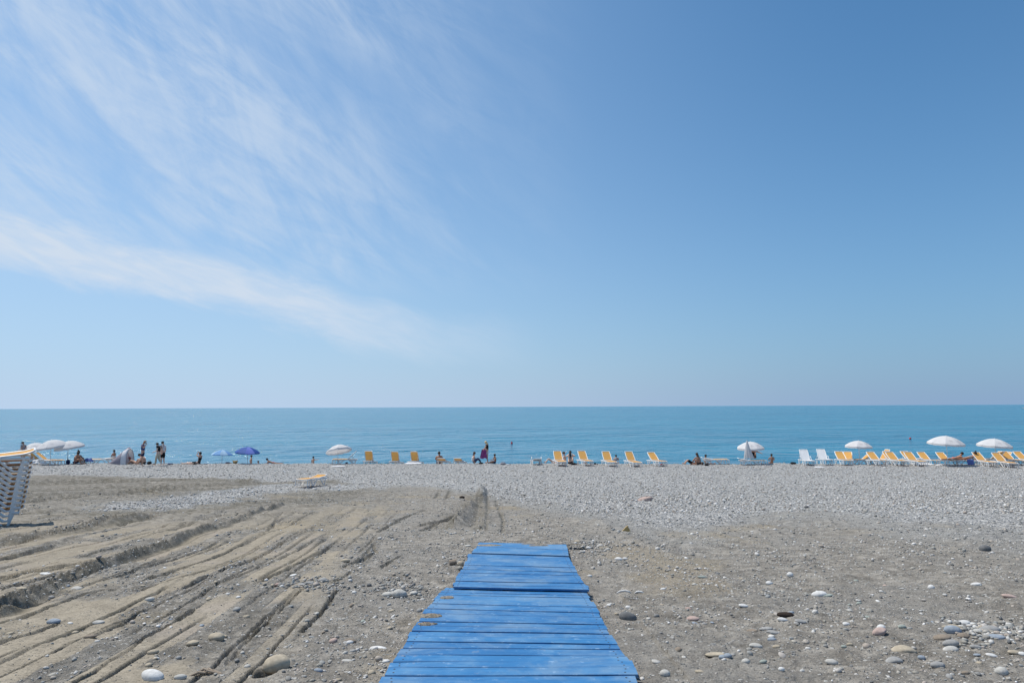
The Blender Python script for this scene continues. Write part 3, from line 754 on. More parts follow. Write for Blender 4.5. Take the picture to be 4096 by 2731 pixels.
# px, py, width px, colour, flatness, elongation, angular, label
STONES = [
 (1108,2671,98,'tan',.72,.78,.5,'large rounded tan boulder beside a dark hollow, left of the boardwalk end','rock'),
 (866,2558,62,'tan',.55,.7,.2,'tan oval stone perched on crumbled sand at the foot of a long groove','stone'),
 (898,2548,28,'tan',.4,.6,.1,'small flat tan stone just behind the tan oval stone','stone'),
 (770,2586,52,'tan',.4,.42,.6,'elongated yellowish stone lying slantwise beside the tan oval stone','stone'),
 (609,2718,84,'white',.5,.6,.2,'large smooth white stone cut off by the bottom edge of the picture','stone'),
 (721,2716,44,'pale',.5,.5,.1,'long pale stone near the bottom edge, right of the large white stone','stone'),
 (612,2619,40,'tan',.45,.55,.1,'oval tan stone with a shadow, above two smaller pale stones at lower left','stone'),
 (626,2638,22,'white',.45,.5,.1,'small white stone directly below the oval tan stone','pebble'),
 (594,2667,28,'tan',.6,.7,.2,None,'pebble'), (714,2638,22,'grey',.6,.7,.2,None,'pebble'),
 (214,2486,45,'blue',.42,.5,.1,'smooth bluish grey stone on dark crumbled sand at far left','stone'),
 (301,2524,26,'tan',.45,.5,.1,None,'pebble'), (306,2352,42,'pale',.5,.7,.3,'pale domed stone at the left end of a groove','stone'),
 (83,2401,38,'tan',.35,.5,.4,'flat pointed tan stone under the big ridge at the left edge','stone'),
 (206,2381,22,'grey',.5,.7,.3,None,'pebble'), (395,2485,40,'pale',.35,.45,.4,None,'pebble'), (597,2406,32,'pale',.5,.6,.6,'pale wedge-shaped stone on the pressed sand slabs','stone'),
 (362,2551,38,'brown',.4,.6,.3,None,'pebble'), (281,2490,22,'white',.35,.4,.1,None,'pebble'), (182,2299,36,'white',.2,.25,.1,'thin white sliver of stone on the slab above the big ridge','stone'),
 (989,2669,25,'pale',.6,.8,.3,None,'pebble'), (1002,2688,27,'blue',.55,.7,.8,'small angular bluish stone left of the dark hollow','pebble'),
 (1274,2692,36,'blue',.45,.55,.2,'bluish grey stone between the tan boulder and the boardwalk','stone'),
 (1333,2569,34,'pink',.6,.8,.2,'pinkish rounded stone half sunk in grey sand','stone'),
 (1401,2560,48,'brown',.4,.5,.2,'brownish grey flat stone resting on a small white one','stone'),
 (1399,2578,28,'white',.6,.7,.1,'small white stone tucked under the brownish flat stone','pebble'),
 (1514,2599,70,'white',.32,.4,.1,'long smooth white stone close to the left edge of the boardwalk','stone'),
 (1410,2611,28,'grey',.5,.7,.1,None,'pebble'), (1544,2656,32,'white',.5,.7,.1,'round white pebble touching the boardwalk corner at lower left','pebble'),
 (1486,2703,32,'tan',.7,.8,.1,None,'pebble'), (1389,2652,45,'pale',.2,.6,.3,None,'pebble'),
 (1550,2388,45,'pale',.45,.6,.1,'flat pale stone left of the biggest stone beside the boardwalk','stone'),
 (1597,2392,60,'pale',.62,.75,.1,'biggest pale rounded stone in the row left of the boardwalk','stone'),
 (1654,2382,35,'pale',.5,.8,.1,'ring-marked pale stone right of the biggest stone in the row','stone'),
 (1678,2445,24,'grey',.8,.8,.1,'small grey stone leaning against the left edge of the boardwalk','pebble'), (1567,2445,28,'tan',.4,.5,.1,None,'pebble'),
 (1115,2346,32,'pink',.5,.6,.1,'pinkish oval stone at the edge of the pressed sand','stone'), (1291,2341,34,'grey',.6,.8,.1,None,'pebble'),
 (1172,2333,28,'white',.15,.7,.1,'thin white slab balanced like a mushroom cap','stone'),
 (1240,2348,34,'grey',.3,.5,.3,None,'pebble'), (1208,2352,40,'grey',.2,.4,.3,None,'pebble'),
 (947,2448,34,'grey',.6,.7,.8,'angular grey stone beside a small pit','stone'), (953,2402,20,'white',.5,.7,.1,None,'pebble'),
 (1380,2254,44,'tan',.4,.5,.3,'flat tan stone casting a dark shadow, up the slope left of the boardwalk','stone'),
 (1843,2264,26,'tan',.9,.7,.0,None,'pebble'),
 (2510,2477,70,'dark',.62,.6,.3,'dark grey boulder standing alone right of the boardwalk','rock'),
 (2466,2460,20,'tan',.6,.7,.1,None,'pebble'), (2524,2420,0,'white',.2,.4,.3,None,'pebble'),
 (2660,2706,42,'pale',.7,.85,.1,'squarish pale stone at the bottom right of the boardwalk','stone'), (2799,2710,38,'tan',.35,.4,.1,None,'pebble'),
 (2864,2635,80,'tan',.22,.42,.4,'long flat tan stone just below a pair of bluish stones','stone'),
 (2890,2648,30,'blue',.6,.7,.6,'left one of the pair of bluish angular stones','stone'), (2912,2649,32,'blue',.6,.7,.6,'right one of the pair of bluish angular stones','stone'),
 (2983,2672,32,'pale',.7,.8,.4,None,'pebble'), (3024,2594,52,'pale',.35,.5,.1,'pale stone with a bluish white tip, half sunk','stone'),
 (3088,2560,33,'blue',.55,.6,.1,'smooth blue-grey stone among tan pebbles','stone'), (3107,2586,33,'tan',.4,.6,.1,None,'pebble'), (3053,2654,32,'green',.45,.5,.1,'greenish grey oval stone near the bottom','stone'),
 (3127,2710,24,'white',.7,.8,.1,None,'pebble'), (3092,2533,45,'grey',.3,.5,.1,None,'pebble'), (3010,2524,45,'brown',.4,.6,.4,'brown stone lifting out of the ground over a dark shadow','stone'),
 (3064,2518,50,'grey',.3,.4,.1,None,'pebble'), (3131,2490,40,'white',.4,.5,.1,'pinkish white oval stone in front of a dark piece of wood','stone'),
 (3204,2494,50,'grey',.25,.35,.2,None,'pebble'), (3277,2375,56,'white',.45,.55,.1,'bright white rounded stone in the middle of the right-hand ground','stone'),
 (3310,2377,40,'green',.3,.4,.1,None,'pebble'),
 (2974,2433,36,'white',.35,.45,.1,None,'pebble'), (3078,2341,28,'white',.6,.7,.4,None,'pebble'), (2810,2317,38,'green',.35,.5,.4,'greenish flat slab of stone, upper right of the boardwalk','stone'),
 (2772,2473,48,'pink',.35,.45,.4,'pink-brown flat stone right of the dark grey boulder','stone'), (2653,2375,25,'white',.35,.5,.1,None,'pebble'), (3160,2305,24,'white',.8,.8,.1,None,'pebble'),
 (3327,2659,46,'pale',.45,.5,.0,'smooth pale egg-shaped stone near the bottom edge','stone'), (3520,2542,56,'pink',.55,.6,.7,'wedge-shaped pinkish stone leaning on a white one','stone'),
 (3525,2520,32,'white',.7,.8,.1,'round white stone behind the wedge-shaped pinkish stone','stone'),
 (3813,2542,54,'blue',.58,.6,.0,'smooth blue-grey boulder on the heap of stones at right','rock'), (3769,2566,55,'brown',.4,.6,.3,'brown stone at the left foot of the stone heap','stone'),
 (3855,2557,42,'brown',.5,.6,.4,'brown stone right under the blue-grey boulder','stone'), (3804,2604,56,'pale',.38,.5,.0,'smooth pale oval stone in front of the stone heap','stone'),
 (3804,2586,50,'grey',.5,.5,.0,'grey stone right behind the smooth pale oval stone','stone'), (3958,2537,70,'grey',.4,.5,.1,'broad grey stone on the right of the stone heap','stone'),
 (3985,2567,56,'blue',.4,.5,.0,'light bluish slanting stone below the broad grey stone','stone'), (3855,2506,45,'white',.4,.5,.1,'whitish lilac stone at the top of the stone heap','stone'),
 (3820,2523,50,'tan',.4,.5,.2,'tan stone behind the blue-grey boulder','stone'), (3900,2520,26,'white',.5,.7,.5,None,'pebble'), (3920,2522,22,'tan',.6,.7,.2,None,'pebble'),
 (3884,2530,26,'grey',.6,.6,.1,None,'pebble'), (3875,2512,24,'blue',.5,.6,.1,None,'pebble'), (3912,2548,30,'pale',.5,.7,.1,None,'pebble'), (3892,2508,24,'white',.5,.7,.1,None,'pebble'),
 (3611,2606,88,'tan',.30,.40,.1,'arched tan-grey stone with a hollow under it','stone'), (3581,2645,66,'grey',.3,.35,.2,'long grey stone below the arched stone','stone'),
 (3687,2630,26,'blue',.6,.7,.3,None,'pebble'), (3752,2674,48,'grey',.5,.6,.0,'domed grey stone near the bottom, right of centre of the stony ground','stone'),
 (4007,2694,42,'pale',.75,.8,.2,'upright pale tan stone in the bottom right corner','stone'), (3906,2594,44,'grey',.35,.4,.2,None,'pebble'), (3968,2623,36,'white',.35,.5,.0,'white flat stone right of the heap, near the corner','stone'),
 (4060,2610,50,'tan',.3,.4,.0,'tan slanting stone at the right edge of the picture','stone'), (3725,2356,22,'white',.9,.9,.0,None,'pebble'), (3906,2354,32,'white',.4,.5,.0,None,'pebble'),
 (3376,2589,22,'green',.5,.7,.1,None,'pebble'), (3401,2584,26,'tan',.5,.5,.1,None,'pebble'), (3610,2515,33,'green',.5,.6,.1,None,'pebble'), (4041,2408,50,'pink',.3,.4,.2,'pinkish flat stone near the right edge, up the slope','stone'),
 (3386,2505,30,'white',.5,.6,.8,None,'pebble'), (3862,2703,30,'brown',.45,.5,.2,None,'pebble'),
 (3941,2212,36,'dark',.7,.8,.0,'dark round stone alone on the fine grey gravel at right','stone'),
 (2580,2006,64,'pink',.42,.55,.5,'large pinkish rock lying alone on the pale shingle','rock'),
 (2268,2180,26,'pale',.4,.6,.1,None,'pebble'), (2310,2168,26,'tan',.5,.6,.0,None,'pebble'), (2355,2195,22,'white',.5,.7,.1,None,'pebble'), (2400,2185,24,'pale',.5,.7,.1,None,'pebble'),
 (1870,2183,30,'pale',.3,.4,.3,'flat pale stone leaning at the far left corner of the boardwalk','stone'),
 (2330,2205,22,'pale',.5,.7,.1,None,'pebble'), (2430,2200,20,'pale',.5,.7,.1,None,'pebble'), (2475,2240,30,'white',.5,.7,.1,None,'pebble'), (2500,2235,22,'white',.5,.7,.1,None,'pebble'), (2360,2302,18,'white',.7,.8,.1,None,'pebble'),
 (2435,2420,22,'white',.5,.7,.1,None,'pebble'), (2512,2433,26,'white',.6,.7,.6,None,'pebble'),
]
for i, (px, py, w, c, fl, elg, ang, lab, cat) in enumerate(STONES):
    if w == 0: continue
    x, y = hit(px, py)
    dist = math.hypot(x, y)
    s = w / FPX * dist * .5
    me = stone_mesh(i + 3, s, s * max(elg, .55), s * fl, ang, .9 if 'arched' in (lab or '') else 0)
    side = 'left' if x < line_px(2040, y) else 'right'
    if 'mushroom' in (lab or ''): lift = .05
    else: lift = s * fl * (.35 if cat == 'rock' else .45)
    o = new_obj('rock' if cat == 'rock' else 'stone', me, None, [SM[c]], smooth=True)
    o.location = (x, y, ground_z(x, y) + lift); o.rotation_euler = (random.uniform(-.15, .15), random.uniform(-.18, .18), random.uniform(-.35, .35))
    if lab: tag(o, lab, cat)
    else: tag(o, f'loose {CN[c]} pebble lying on the gravelly sand {side} of the boardwalk', 'pebble', f'{CN[c]} pebbles {side} of the boardwalk')
qx, qy = [], []
for _ in range(520):
    a_, b_ = hit(random.gauss(2370, 55), random.gauss(2186, 12)); qx.append(a_); qy.append(b_)
for _ in range(420):
    a_, b_ = hit(random.gauss(3960, 80), random.gauss(2535, 28)); qx.append(a_); qy.append(b_)
for _ in range(300):
    a_, b_ = hit(random.gauss(1250, 90), random.gauss(2350, 14)); qx.append(a_); qy.append(b_)
for _ in range(260):
    a_, b_ = hit(random.gauss(1600, 55), random.gauss(2350, 26)); qx.append(a_); qy.append(b_)
qx, qy = np.array(qx), np.array(qy); kk = ~inside_path(qx, qy, .04); qx, qy = qx[kk], qy[kk]
o = pebble_cloud('pebbles', qx, qy, np.clip(rng.lognormal(-3.5, .4, len(qx)), .012, .09), 1, np.clip(rng.normal(.45, .25, len(qx)), 0, 1), .2)
tag(o, 'clusters of grey pebbles beside the boardwalk corner and round the stone heap', 'pebbles', kind='stuff')
# foot of the mushroom-like stone
x, y = hit(1172, 2345)
me = stone_mesh(400, .018, .018, .04); o = new_obj('stone', me, None, [SM['pale']], True)
o.location = (x, y, ground_z(x, y) + .015); tag(o, 'small upright pale stone under the thin white slab', 'stone')
# further pebbles that can be told apart near the eye
gx, gy = scatter(700, 3.9, 8.5, 1.4, dens_near)
for i in range(min(110, len(gx))):
    c = random.choices(list(SC), [3, 5, 5, 3, 5, 2, 2, 1.5, 2])[0]
    s = random.uniform(.012, .027) * (1 + .05 * gy[i])
    me = stone_mesh(600 + i, s, s * random.uniform(.55, .9), s * random.uniform(.3, .6), random.choice([0, .2, .6]))
    o = new_obj('stone', me, None, [SM[c]], True)
    side = 'left' if gx[i] < 0 else 'right'
    o.location = (gx[i], gy[i], ground_z(gx[i], gy[i]) + s * .15); o.rotation_euler = (random.uniform(-.2, .2), random.uniform(-.2, .2), random.uniform(0, 6))
    tag(o, f'loose {CN[c]} pebble lying on the gravelly sand {side} of the boardwalk', 'pebble', f'{CN[c]} pebbles {side} of the boardwalk')

# bits lying on the sand
def blob(name, px, py, w, h, mat, label, cat, seed=1, dist=None, ang=.0, elong=.6, sink=.2, dy=0):
    if dist is None: x, y = hit(px, py)
    else: y = dist; x = line_px(px, y, py)
    d = math.hypot(x, y); s = w / FPX * d * .5; hh = h / FPX * d * .5
    me = stone_mesh(seed, s, max(s * elong, .05 if dist else s * elong), hh, ang)
    o = new_obj(name, me, None, [mat], True); o.location = (x, y + dy, ground_z(x, y) + hh * (1 - 2 * sink)); tag(o, label, cat); return o
blob('driftwood', 3143, 2478, 60, 20, M['bark'], 'dark brown chunk of driftwood behind a pinkish white stone', 'driftwood', 701, ang=.9)
mb = MB(); mb.tube([(-.09, 0, 0), (-.05, .01, .018), (0, 0, .028), (.04, -.01, .02), (.06, -.01, .005)], [.006, .011, .012, .01, .005], 7)
mb.tube([(.10, 0, 0), (.13, .01, .014), (.17, 0, .016), (.21, -.01, .002)], [.005, .01, .011, .004], 7)
o = mb.build('driftwood', SM['white'], None, True); x, y = hit(2500, 2384); o.location = (x, y, ground_z(x, y) + .01); tag(o, 'bleached curved stick half buried, right of the boardwalk', 'driftwood')
mb = MB(); mb.add([(-.10, 0, 0), (.12, .02, 0), (.05, .03, .14), (-.09, .02, .015), (.12, .04, .015), (.05, .05, .145)], [(0, 1, 2), (3, 5, 4), (0, 3, 4, 1), (1, 4, 5, 2), (2, 5, 3, 0)])
o = mb.build('wood_chip', principled('ochre_board', (.50, .36, .16), .8, .2, .2, 20)); x, y = hit(2502, 2124); o.location = (x, y, ground_z(x, y) - .01); tag(o, 'triangular ochre scrap of board sticking up from the sand', 'scrap')
x, y = hit(1797, 2263, .0); mb = MB(); mb.tube([(0, 0, 0), (.10, .02, .01)], .035, 10); o = mb.build('wooden_stub', M['wood'], None); z = ground_z(x, y); o.location = (x + .0, y, z + .03)
o.location.x = x; tag(o, 'short round wooden stub poking out beside the left edge of the boardwalk', 'wood')
x, y = hit(1848, 1988); blob('driftwood', 1848, 1990, 22, 12, M['bark'], 'dark lump of wood on the crest of the left sand ridge', 'driftwood', 705, ang=.5)
mb = MB()
for k in range(5):
    a = k * .5; mb.tube([(-.10 + k * .03, .01 * k, .01), (-.02 + k * .02, .03 * (k % 3), .045 + .01 * (k % 2)), (.06 + .015 * k, .02, .03), (.12, -.02 * k + .03, .005)], [.004, .009, .007, .003], 6)
o = mb.build('driftwood', M['wood'], None, True); x, y = hit(806, 2700); o.location = (x, y, ground_z(x, y)); tag(o, 'small tangle of dry roots near the bottom edge, left of the big boulder', 'driftwood')

# ------------------------------------------------------------------ boardwalk
def lerp(a, b, t): return a + (b - a) * t
def interp_x(edge, yv):
    pts = sorted(edge, key=lambda p: p[1])
    return float(np.interp(yv, [p[1] for p in pts], [p[0] for p in pts])) if pts[0][1] <= yv <= pts[-1][1] else (
        pts[0][0] + (pts[1][0] - pts[0][0]) / (pts[1][1] - pts[0][1]) * (yv - pts[0][1]) if yv < pts[0][1] else
        pts[-1][0] + (pts[-1][0] - pts[-2][0]) / (pts[-1][1] - pts[-2][1]) * (yv - pts[-1][1]))
def rz2(v): return v / 3.459 * 2.138 + 10 * 2.138      # second zoom -> region three rows
def x2(v): return (v / 3.459 + 280) * 2.138
SECTIONS = [
    # left edge pts, right edge pts, [(left row, right row, gap)], lift, label
    ([(x2(480), rz2(30)), (x2(380), rz2(172))], [(x2(1665), rz2(50)), (x2(1710), rz2(212))],
     [(rz2(30), rz2(52), 0), (rz2(58), rz2(95), .014), (rz2(84), rz2(133), .006), (rz2(115), rz2(172), .012), (rz2(172), rz2(214), 0)], .085,
     'farthest blue wooden deck section of the boardwalk, its end dusted with sand'),
    ([(x2(335), rz2(184)), (x2(248), rz2(398))], [(x2(1712), rz2(228)), (x2(1815), rz2(436))],
     [(rz2(184), rz2(232), 0), (rz2(222), rz2(262), .004), (rz2(250), rz2(290), .003), (rz2(288), rz2(330), .007), (rz2(315), rz2(354), .006), (rz2(341), rz2(378), .008), (rz2(368), rz2(404), .005), (rz2(398), rz2(437), 0)], .080,
     'second farthest blue wooden deck section, with narrow slats'),
    ([(x2(218), rz2(405)), (x2(103), rz2(642))], [(x2(1815), rz2(436)), (x2(2005), rz2(682))],
     [(rz2(405), rz2(446), 0), (rz2(447), rz2(487), .006), (rz2(487), rz2(514), .006), (rz2(522), rz2(558), .004), (rz2(560), rz2(592), .014), (rz2(586), rz2(622), .006), (rz2(612), rz2(652), .004), (rz2(642), rz2(684), 0)], .105,
     'middle blue wooden deck section whose near edge steps up with a dark gap'),
    ([(605, 425), (440, 603), (370, 713), (232, 940), (140, 1062)], [(1788, 452), (1915, 640), (1965, 742), (2090, 950), (2155, 1036)],
     [(425, 455, 0), (447, 472, .008), (465, 492, .006), (484, 512, .008), (524, 548, .003), (562, 592, .009), (603, 640, .020), (645, 677, .006), (713, 742, .026), (750, 782, .006), (795, 823, .010), (838, 862, .008), (885, 910, .011), (940, 950, .007), (997, 1010, .008), (1056, 1062, 0)], .075,
     'long blue wooden deck section in the foreground, sand spilled on its left side'),
    ([(140, 1058), (40, 1242)], [(2180, 1036), (2262, 1242)],
     [(1062, 1040, 0), (1105, 1105, .006), (1175, 1171, .006), (1248, 1243, .006), (1330, 1322, .006), (1430, 1420, .006), (1560, 1545, .006), (1720, 1700, 0)], .082,
     'nearest blue wooden deck section, cut off by the bottom of the picture'),
]
def edge_at(pts, row):
    pts = sorted(pts, key=lambda p: p[1])
    for (ax, ay), (bx, by) in zip(pts[:-1], pts[1:]):
        if row <= by or (bx, by) == pts[-1]: return ax + (bx - ax) / (by - ay) * (row - ay)
def plank_mesh(c00, c10, c11, c01, lift, thick, bev=.0035):
    """plank between four deck points (near-left, near-right, far-right, far-left)"""
    n = 7; V = []; Fs = []
    pr = [(0, -thick), (0, -bev), (bev, 0), (1 - bev, 0), (1, -bev), (1, -thick)]
    wid = math.hypot(c01[0] - c00[0], c01[1] - c00[1])
    b = bev / max(wid, .02)
    pr = [(0, -thick), (0, -bev), (b, 0), (1 - b, 0), (1, -bev), (1, -thick)]
    seed = random.uniform(0, 99); sag = random.uniform(-.003, .002)
    for i in range(n):
        t = i / (n - 1)
        ax, ay = lerp(c00[0], c10[0], t), lerp(c00[1], c10[1], t); bx, by = lerp(c01[0], c11[0], t), lerp(c01[1], c11[1], t)
        wv = .0035 * math.sin(seed + t * 7) * (0 if i in (0, n - 1) else 1)
        for s_, dz in pr:
            x = lerp(ax, bx, s_); y = lerp(ay, by, s_) + wv
            z = float(base_z(lerp(ax, bx, .5), lerp(ay, by, .5))) + (s_ - .5) * (float(base_z(bx, by)) - float(base_z(ax, ay))) + lift + dz + sag * math.sin(math.pi * t)
            V.append((x, y, z))
    k = len(pr)
    for i in range(n - 1):
        for j in range(k):
            a = i * k + j; b_ = i * k + (j + 1) % k
            Fs.append((a, a + k, b_ + k, b_))
    Fs.append(tuple(range(k))); Fs.append(tuple(range((n - 1) * k, n * k))[::-1])
    me = bpy.data.meshes.new('plank'); me.from_pydata(V, [], Fs); me.update(); 
    bm = bmesh.new(); bm.from_mesh(me); bmesh.ops.recalc_face_normals(bm, faces=bm.faces); bm.to_mesh(me); bm.free()
    return me
for (Le, Re, rows, lift, lab) in SECTIONS:
    top = empty('boardwalk_section', (0, 0, 0), 0, lab, 'boardwalk', 'blue deck sections forming the boardwalk')
    corners = []
    nail = MB()
    for (lr, rr, gap) in rows:
        corners.append((hit(*r3(edge_at(Le, lr), lr), lift), hit(*r3(edge_at(Re, rr), rr), lift), gap))
    for i in range(len(corners) - 1):
        (fl, fr, g1), (nl, nr_, g0) = corners[i], corners[i + 1]
        g1 = g1 * .9 + .0045; g0 = g0 * .9 + .0045
        jl, jr = random.uniform(-.016, .010), random.uniform(-.010, .016)
        f = lambda p, dy, dx=0: (p[0] + dx, p[1] + dy)
        hl = lift + random.uniform(-.003, .003)
        me = plank_mesh(f(nl, g0, jl), f(nr_, g0, jr), f(fr, -g1, jr), f(fl, -g1, jl), hl, .022)
        new_obj('plank', me, top, [M['paint']])
        for e0, e1, sg in ((fl, nl, 1), (fr, nr_, -1)):
            for t in (.3, .72):
                x = lerp(e0[0], e1[0], t) + sg * (.055 + random.uniform(-.01, .01)); y = lerp(e0[1], e1[1], t)
                z = float(base_z(x, y)) + hl + .0012
                nail.tube([(x, y, z - .002), (x, y, z)], .0065, 6)
        if i == len(corners) - 2 or i == 0: pass
    nail.build('nails', M['nail'], top); bpy.data.objects  # tiny heads, one part
    # joists under the deck
    (fl, fr, _), (nl, nr_, _) = corners[0], corners[-1]
    for t in (.04, .35, .65, .96):
        jb = MB()
        a = (lerp(nl[0], nr_[0], t), lerp(nl[1], nr_[1], t) + .02); b = (lerp(fl[0], fr[0], t), lerp(fl[1], fr[1], t) - .02)
        za = float(base_z(*a)) + lift - .024; zb = float(base_z(*b)) + lift - .024
        V = []
        for (x, y), z in ((a, za), (b, zb)):
            for dx in (-.03, .03):
                for dz in (0, -.075): V.append((x + dx, y, z + dz))
        jb.add(V, [(0, 1, 3, 2), (4, 6, 7, 5), (0, 2, 6, 4), (1, 5, 7, 3), (0, 4, 5, 1), (2, 3, 7, 6)])
        jb.build('joist', M['paint'], top)
for c in [o for o in S.objects if o.name.startswith('nails')]: c['kind'] = 'stuff'
# sand blown onto the deck
def sand_patch(px, py, rx, ry, lift, h, label):
    x, y = hit(px, py, lift); n = 60; V = []; Fs = []; seed = random.randint(0, 999)
    xs = np.linspace(-1, 1, n); U, Vv = np.meshgrid(xs, xs)
    rr = np.sqrt(U ** 2 + Vv ** 2)
    edge = .75 - rr + (fbm(U * 4 + seed, Vv * 4, 5, seed % 50, .65) - .5) * 2.4
    Zz = np.clip(edge, -.25, 1) * h - .002 + (fbm(U * 14 + seed, Vv * 14, 2, 3) - .5) * h * .5
    Zz = np.where(rr > .9, np.minimum(Zz, -.012), Zz)
    X = x + U * rx; Y = y + Vv * ry
    B = base_z(X, Y) + lift
    P = np.stack([X.ravel(), Y.ravel(), (B + Zz).ravel()], 1)
    i = (np.arange(n - 1)[:, None] * n + np.arange(n - 1)[None, :]).ravel()
    me = from_arrays('sand_patch', P, np.stack([i, i + 1, i + 1 + n, i + n], 1), 4)
    for a_, v_ in (('slab', .3), ('gravel', 0), ('tan', .35)): attr(me, a_, np.full(len(P), v_))
    o = new_obj('spilled_sand', me, None, [M['ground']], True); tag(o, label, 'sand', kind='stuff')
for (a, b, rx, ry, lf, h, lab) in [(1400, 60, .16, .06, .098, .008, 'thin sand across the far end of the boardwalk, right half'), (470, 662, .115, .085, .083, .009, 'grit spilled on the left of the long deck section, upper patch'), (450, 732, .09, .05, .083, .010, 'grit spilled on the left of the long deck section, lower patch'),
      (615, 505, .075, .07, .083, .006, 'thin film of sand near the far left corner of the long deck section'), (975, 60, .22, .10, .098, .010, 'sand blown over the far end of the boardwalk'), (1500, 50, .55, .07, .092, .008, 'sand lying along the far edge of the boardwalk')]:
    sand_patch(*r3(a, b), rx, ry, lf, h, lab)

# ------------------------------------------------------------------ sun loungers
LW, LL, LH = .68, 1.90, .33
def lounger_proto(back_deg, fabric, arms=False, solid=False, rungs=True, nested=False):
    """head end at x=0, foot end at x=LL, standing on z=0"""
    top = empty('sun_lounger', (0, 0, 0))
    wh = M['white']
    hx = .74                                   # backrest hinge
    fr = MB()
    for sy in (-1, 1):
        y = sy * (LW / 2 - .02)
        if nested:
            fr.tube([(0.02, y, LH - .01), (.16, y, LH)], .026, 6, ry=.034); fr.tube([(.66, y, LH), (1.0, y, LH), (1.72, y, LH + .005), (LL, y, LH - .015)], .026, 6, ry=.034)
        else: fr.tube([(0.02, y, LH - .01), (.25, y, LH), (1.0, y, LH), (1.72, y, LH + .005), (LL, y, LH - .015)], .024, 6, ry=.034)
    for x in (.03, .62, 1.15, LL - .01):
        fr.tube([(x, -LW / 2 + .02, LH - .005), (x, LW / 2 - .02, LH - .005)], .022, 6, up=(0, 0, 1))
    fr.build('frame', wh, top)
    for sy in (-1, 1):
        y = sy * (LW / 2 - .025)
        def leg(pts, r=.022):
            m = MB(); m.tube(pts, r * (1.6 if nested else 1.3), 6, ry=r * .9, up=(0, 1, 0)); m.build('leg', wh, top)
        leg([(.13, y, LH), (.23, y, .028), (.34, y, .025), (.68, y, LH)])
        leg([(.96, y, LH), (1.30, y, .02), (1.40, y, .025), (1.54, y, LH)])
        leg([(LL - .04, y, LH), (LL - .015, y, .02)], .02)
        m = MB(); m.tube([(1.62, y, LH), (1.70, y, .12), (1.74, y, .02)], .017, 6); m.build('leg', wh, top)
        if rungs:
            for a_, b_, z_ in ((.15, .50, .22), (1.10, 1.46, .20)):
                m = MB(); m.tube([(a_, y, z_), (b_, y, z_)], .012, 6); m.build('rung', wh, top)
    # backrest turning about the hinge
    a = R(back_deg)
    def bp(s_, y, off=0):                     # s_: distance from hinge towards the head end
        curl = .05 * max(0, (s_ - .55) / .25) ** 2 if s_ > .55 else 0
        return (hx - s_ * math.cos(a) - (off + curl) * math.sin(a) * (1 if back_deg else 0), y, LH + .035 + s_ * math.sin(a) + (off + curl) * math.cos(a))
    bl = .80; ins = .11 if nested else 0; br = .012 if nested else .024
    bk = MB()
    for sy in (-1, 1):
        bk.tube([bp(s_, sy * (LW / 2 - .045 - ins - (.02 if s_ > .7 else 0))) for s_ in (0, .2, .4, .6, .72, bl)], br, 6)
    bk.tube([bp(bl, -LW / 2 + .06 + ins), bp(bl + .012, 0), bp(bl, LW / 2 - .06 - ins)], br + .002, 6)
    bk.tube([bp(.02, -LW / 2 + .05), bp(.02, LW / 2 - .05)], .02, 6)
    if not solid: bk.tube([bp(.08, -LW / 2 + .06, -.02), bp(.05, 0, -.03), bp(.08, LW / 2 - .06, -.02)], .014, 6)
    b_ = bk.build('backrest', wh, top)
    sl = MB(); n = 9; rows_ = []
    for s_ in np.linspace(.01, bl, n):
        for k in range(5):
            yy = lerp(-LW / 2 + .055 + ins, LW / 2 - .055 - ins, k / 4)
            sag = -.018 * (1 - (2 * k / 4 - 1) ** 2)
            rows_.append(bp(float(s_), yy, sag + .004))
    sl.add(rows_, [(i * 5 + k, i * 5 + k + 1, i * 5 + k + 6, i * 5 + k + 5) for i in range(n - 1) for k in range(4)])
    sl.build('fabric', fabric, b_, True)
    if back_deg > 12:
        for sy in (-1, 1):
            m = MB(); y = sy * (LW / 2 - .07); p = bp(.42, y, -.02); m.tube([p, (max(.12, p[0] - .14), y, LH)], .012, 6); m.build('backrest_prop', wh, top)
    st = MB(); rows_ = []
    for i, x in enumerate(np.linspace(hx + .01, LL - .03, 9)):
        for k in range(5):
            rows_.append((float(x), lerp(-LW / 2 + .045, LW / 2 - .045, k / 4), LH + .040 - .016 * (1 - (2 * k / 4 - 1) ** 2)))
    st.add(rows_, [(i * 5 + k, i * 5 + k + 1, i * 5 + k + 6, i * 5 + k + 5) for i in range(8) for k in range(4)])
    st.build('seat', fabric, top, True)
    if solid:
        for k in range(4):
            y = lerp(-LW / 2 + .12, LW / 2 - .12, k / 3)
            g = MB(); g.tube([bp(.08, y, .016), bp(bl - .08, y, .016)], .010, 6); g.build('slat', M['white'], b_)
    if arms:
        for sy in (-1, 1):
            m = MB(); y = sy * (LW / 2 + .01)
            m.tube([(.42, y, LH - .02), (.46, y, .50), (.55, y, .58), (.68, y, .60), (.80, y, .55), (.90, y, .42), (.96, y, LH)], .022, 7); m.build('armrest', wh, top)
    else:
        for sy in (-1, 1):
            for x in (.66, 1.62):
                m = MB(); m.box((x - .06, sy * (LW / 2 - .005) - .02, LH), (x + .06, sy * (LW / 2 - .005) + .02, LH + .045)); m.build('bracket', wh, top)
    return top
PR = {'up': lounger_proto(45, M['yellow']), 'mid': lounger_proto(58, M['yellow']), 'low': lounger_proto(38, M['yellow']), 'flat': lounger_proto(0, M['yellow']),
      'white': lounger_proto(56, M['white'], arms=True, solid=True), 'slope': lounger_proto(6, M['yellow']), 'stack': lounger_proto(0, M['yellow'], rungs=False, nested=True), 'whiteflat': lounger_proto(4, M['white'], arms=True, solid=True)}
USED = set()
GY = 'yellow sun loungers along the shore'
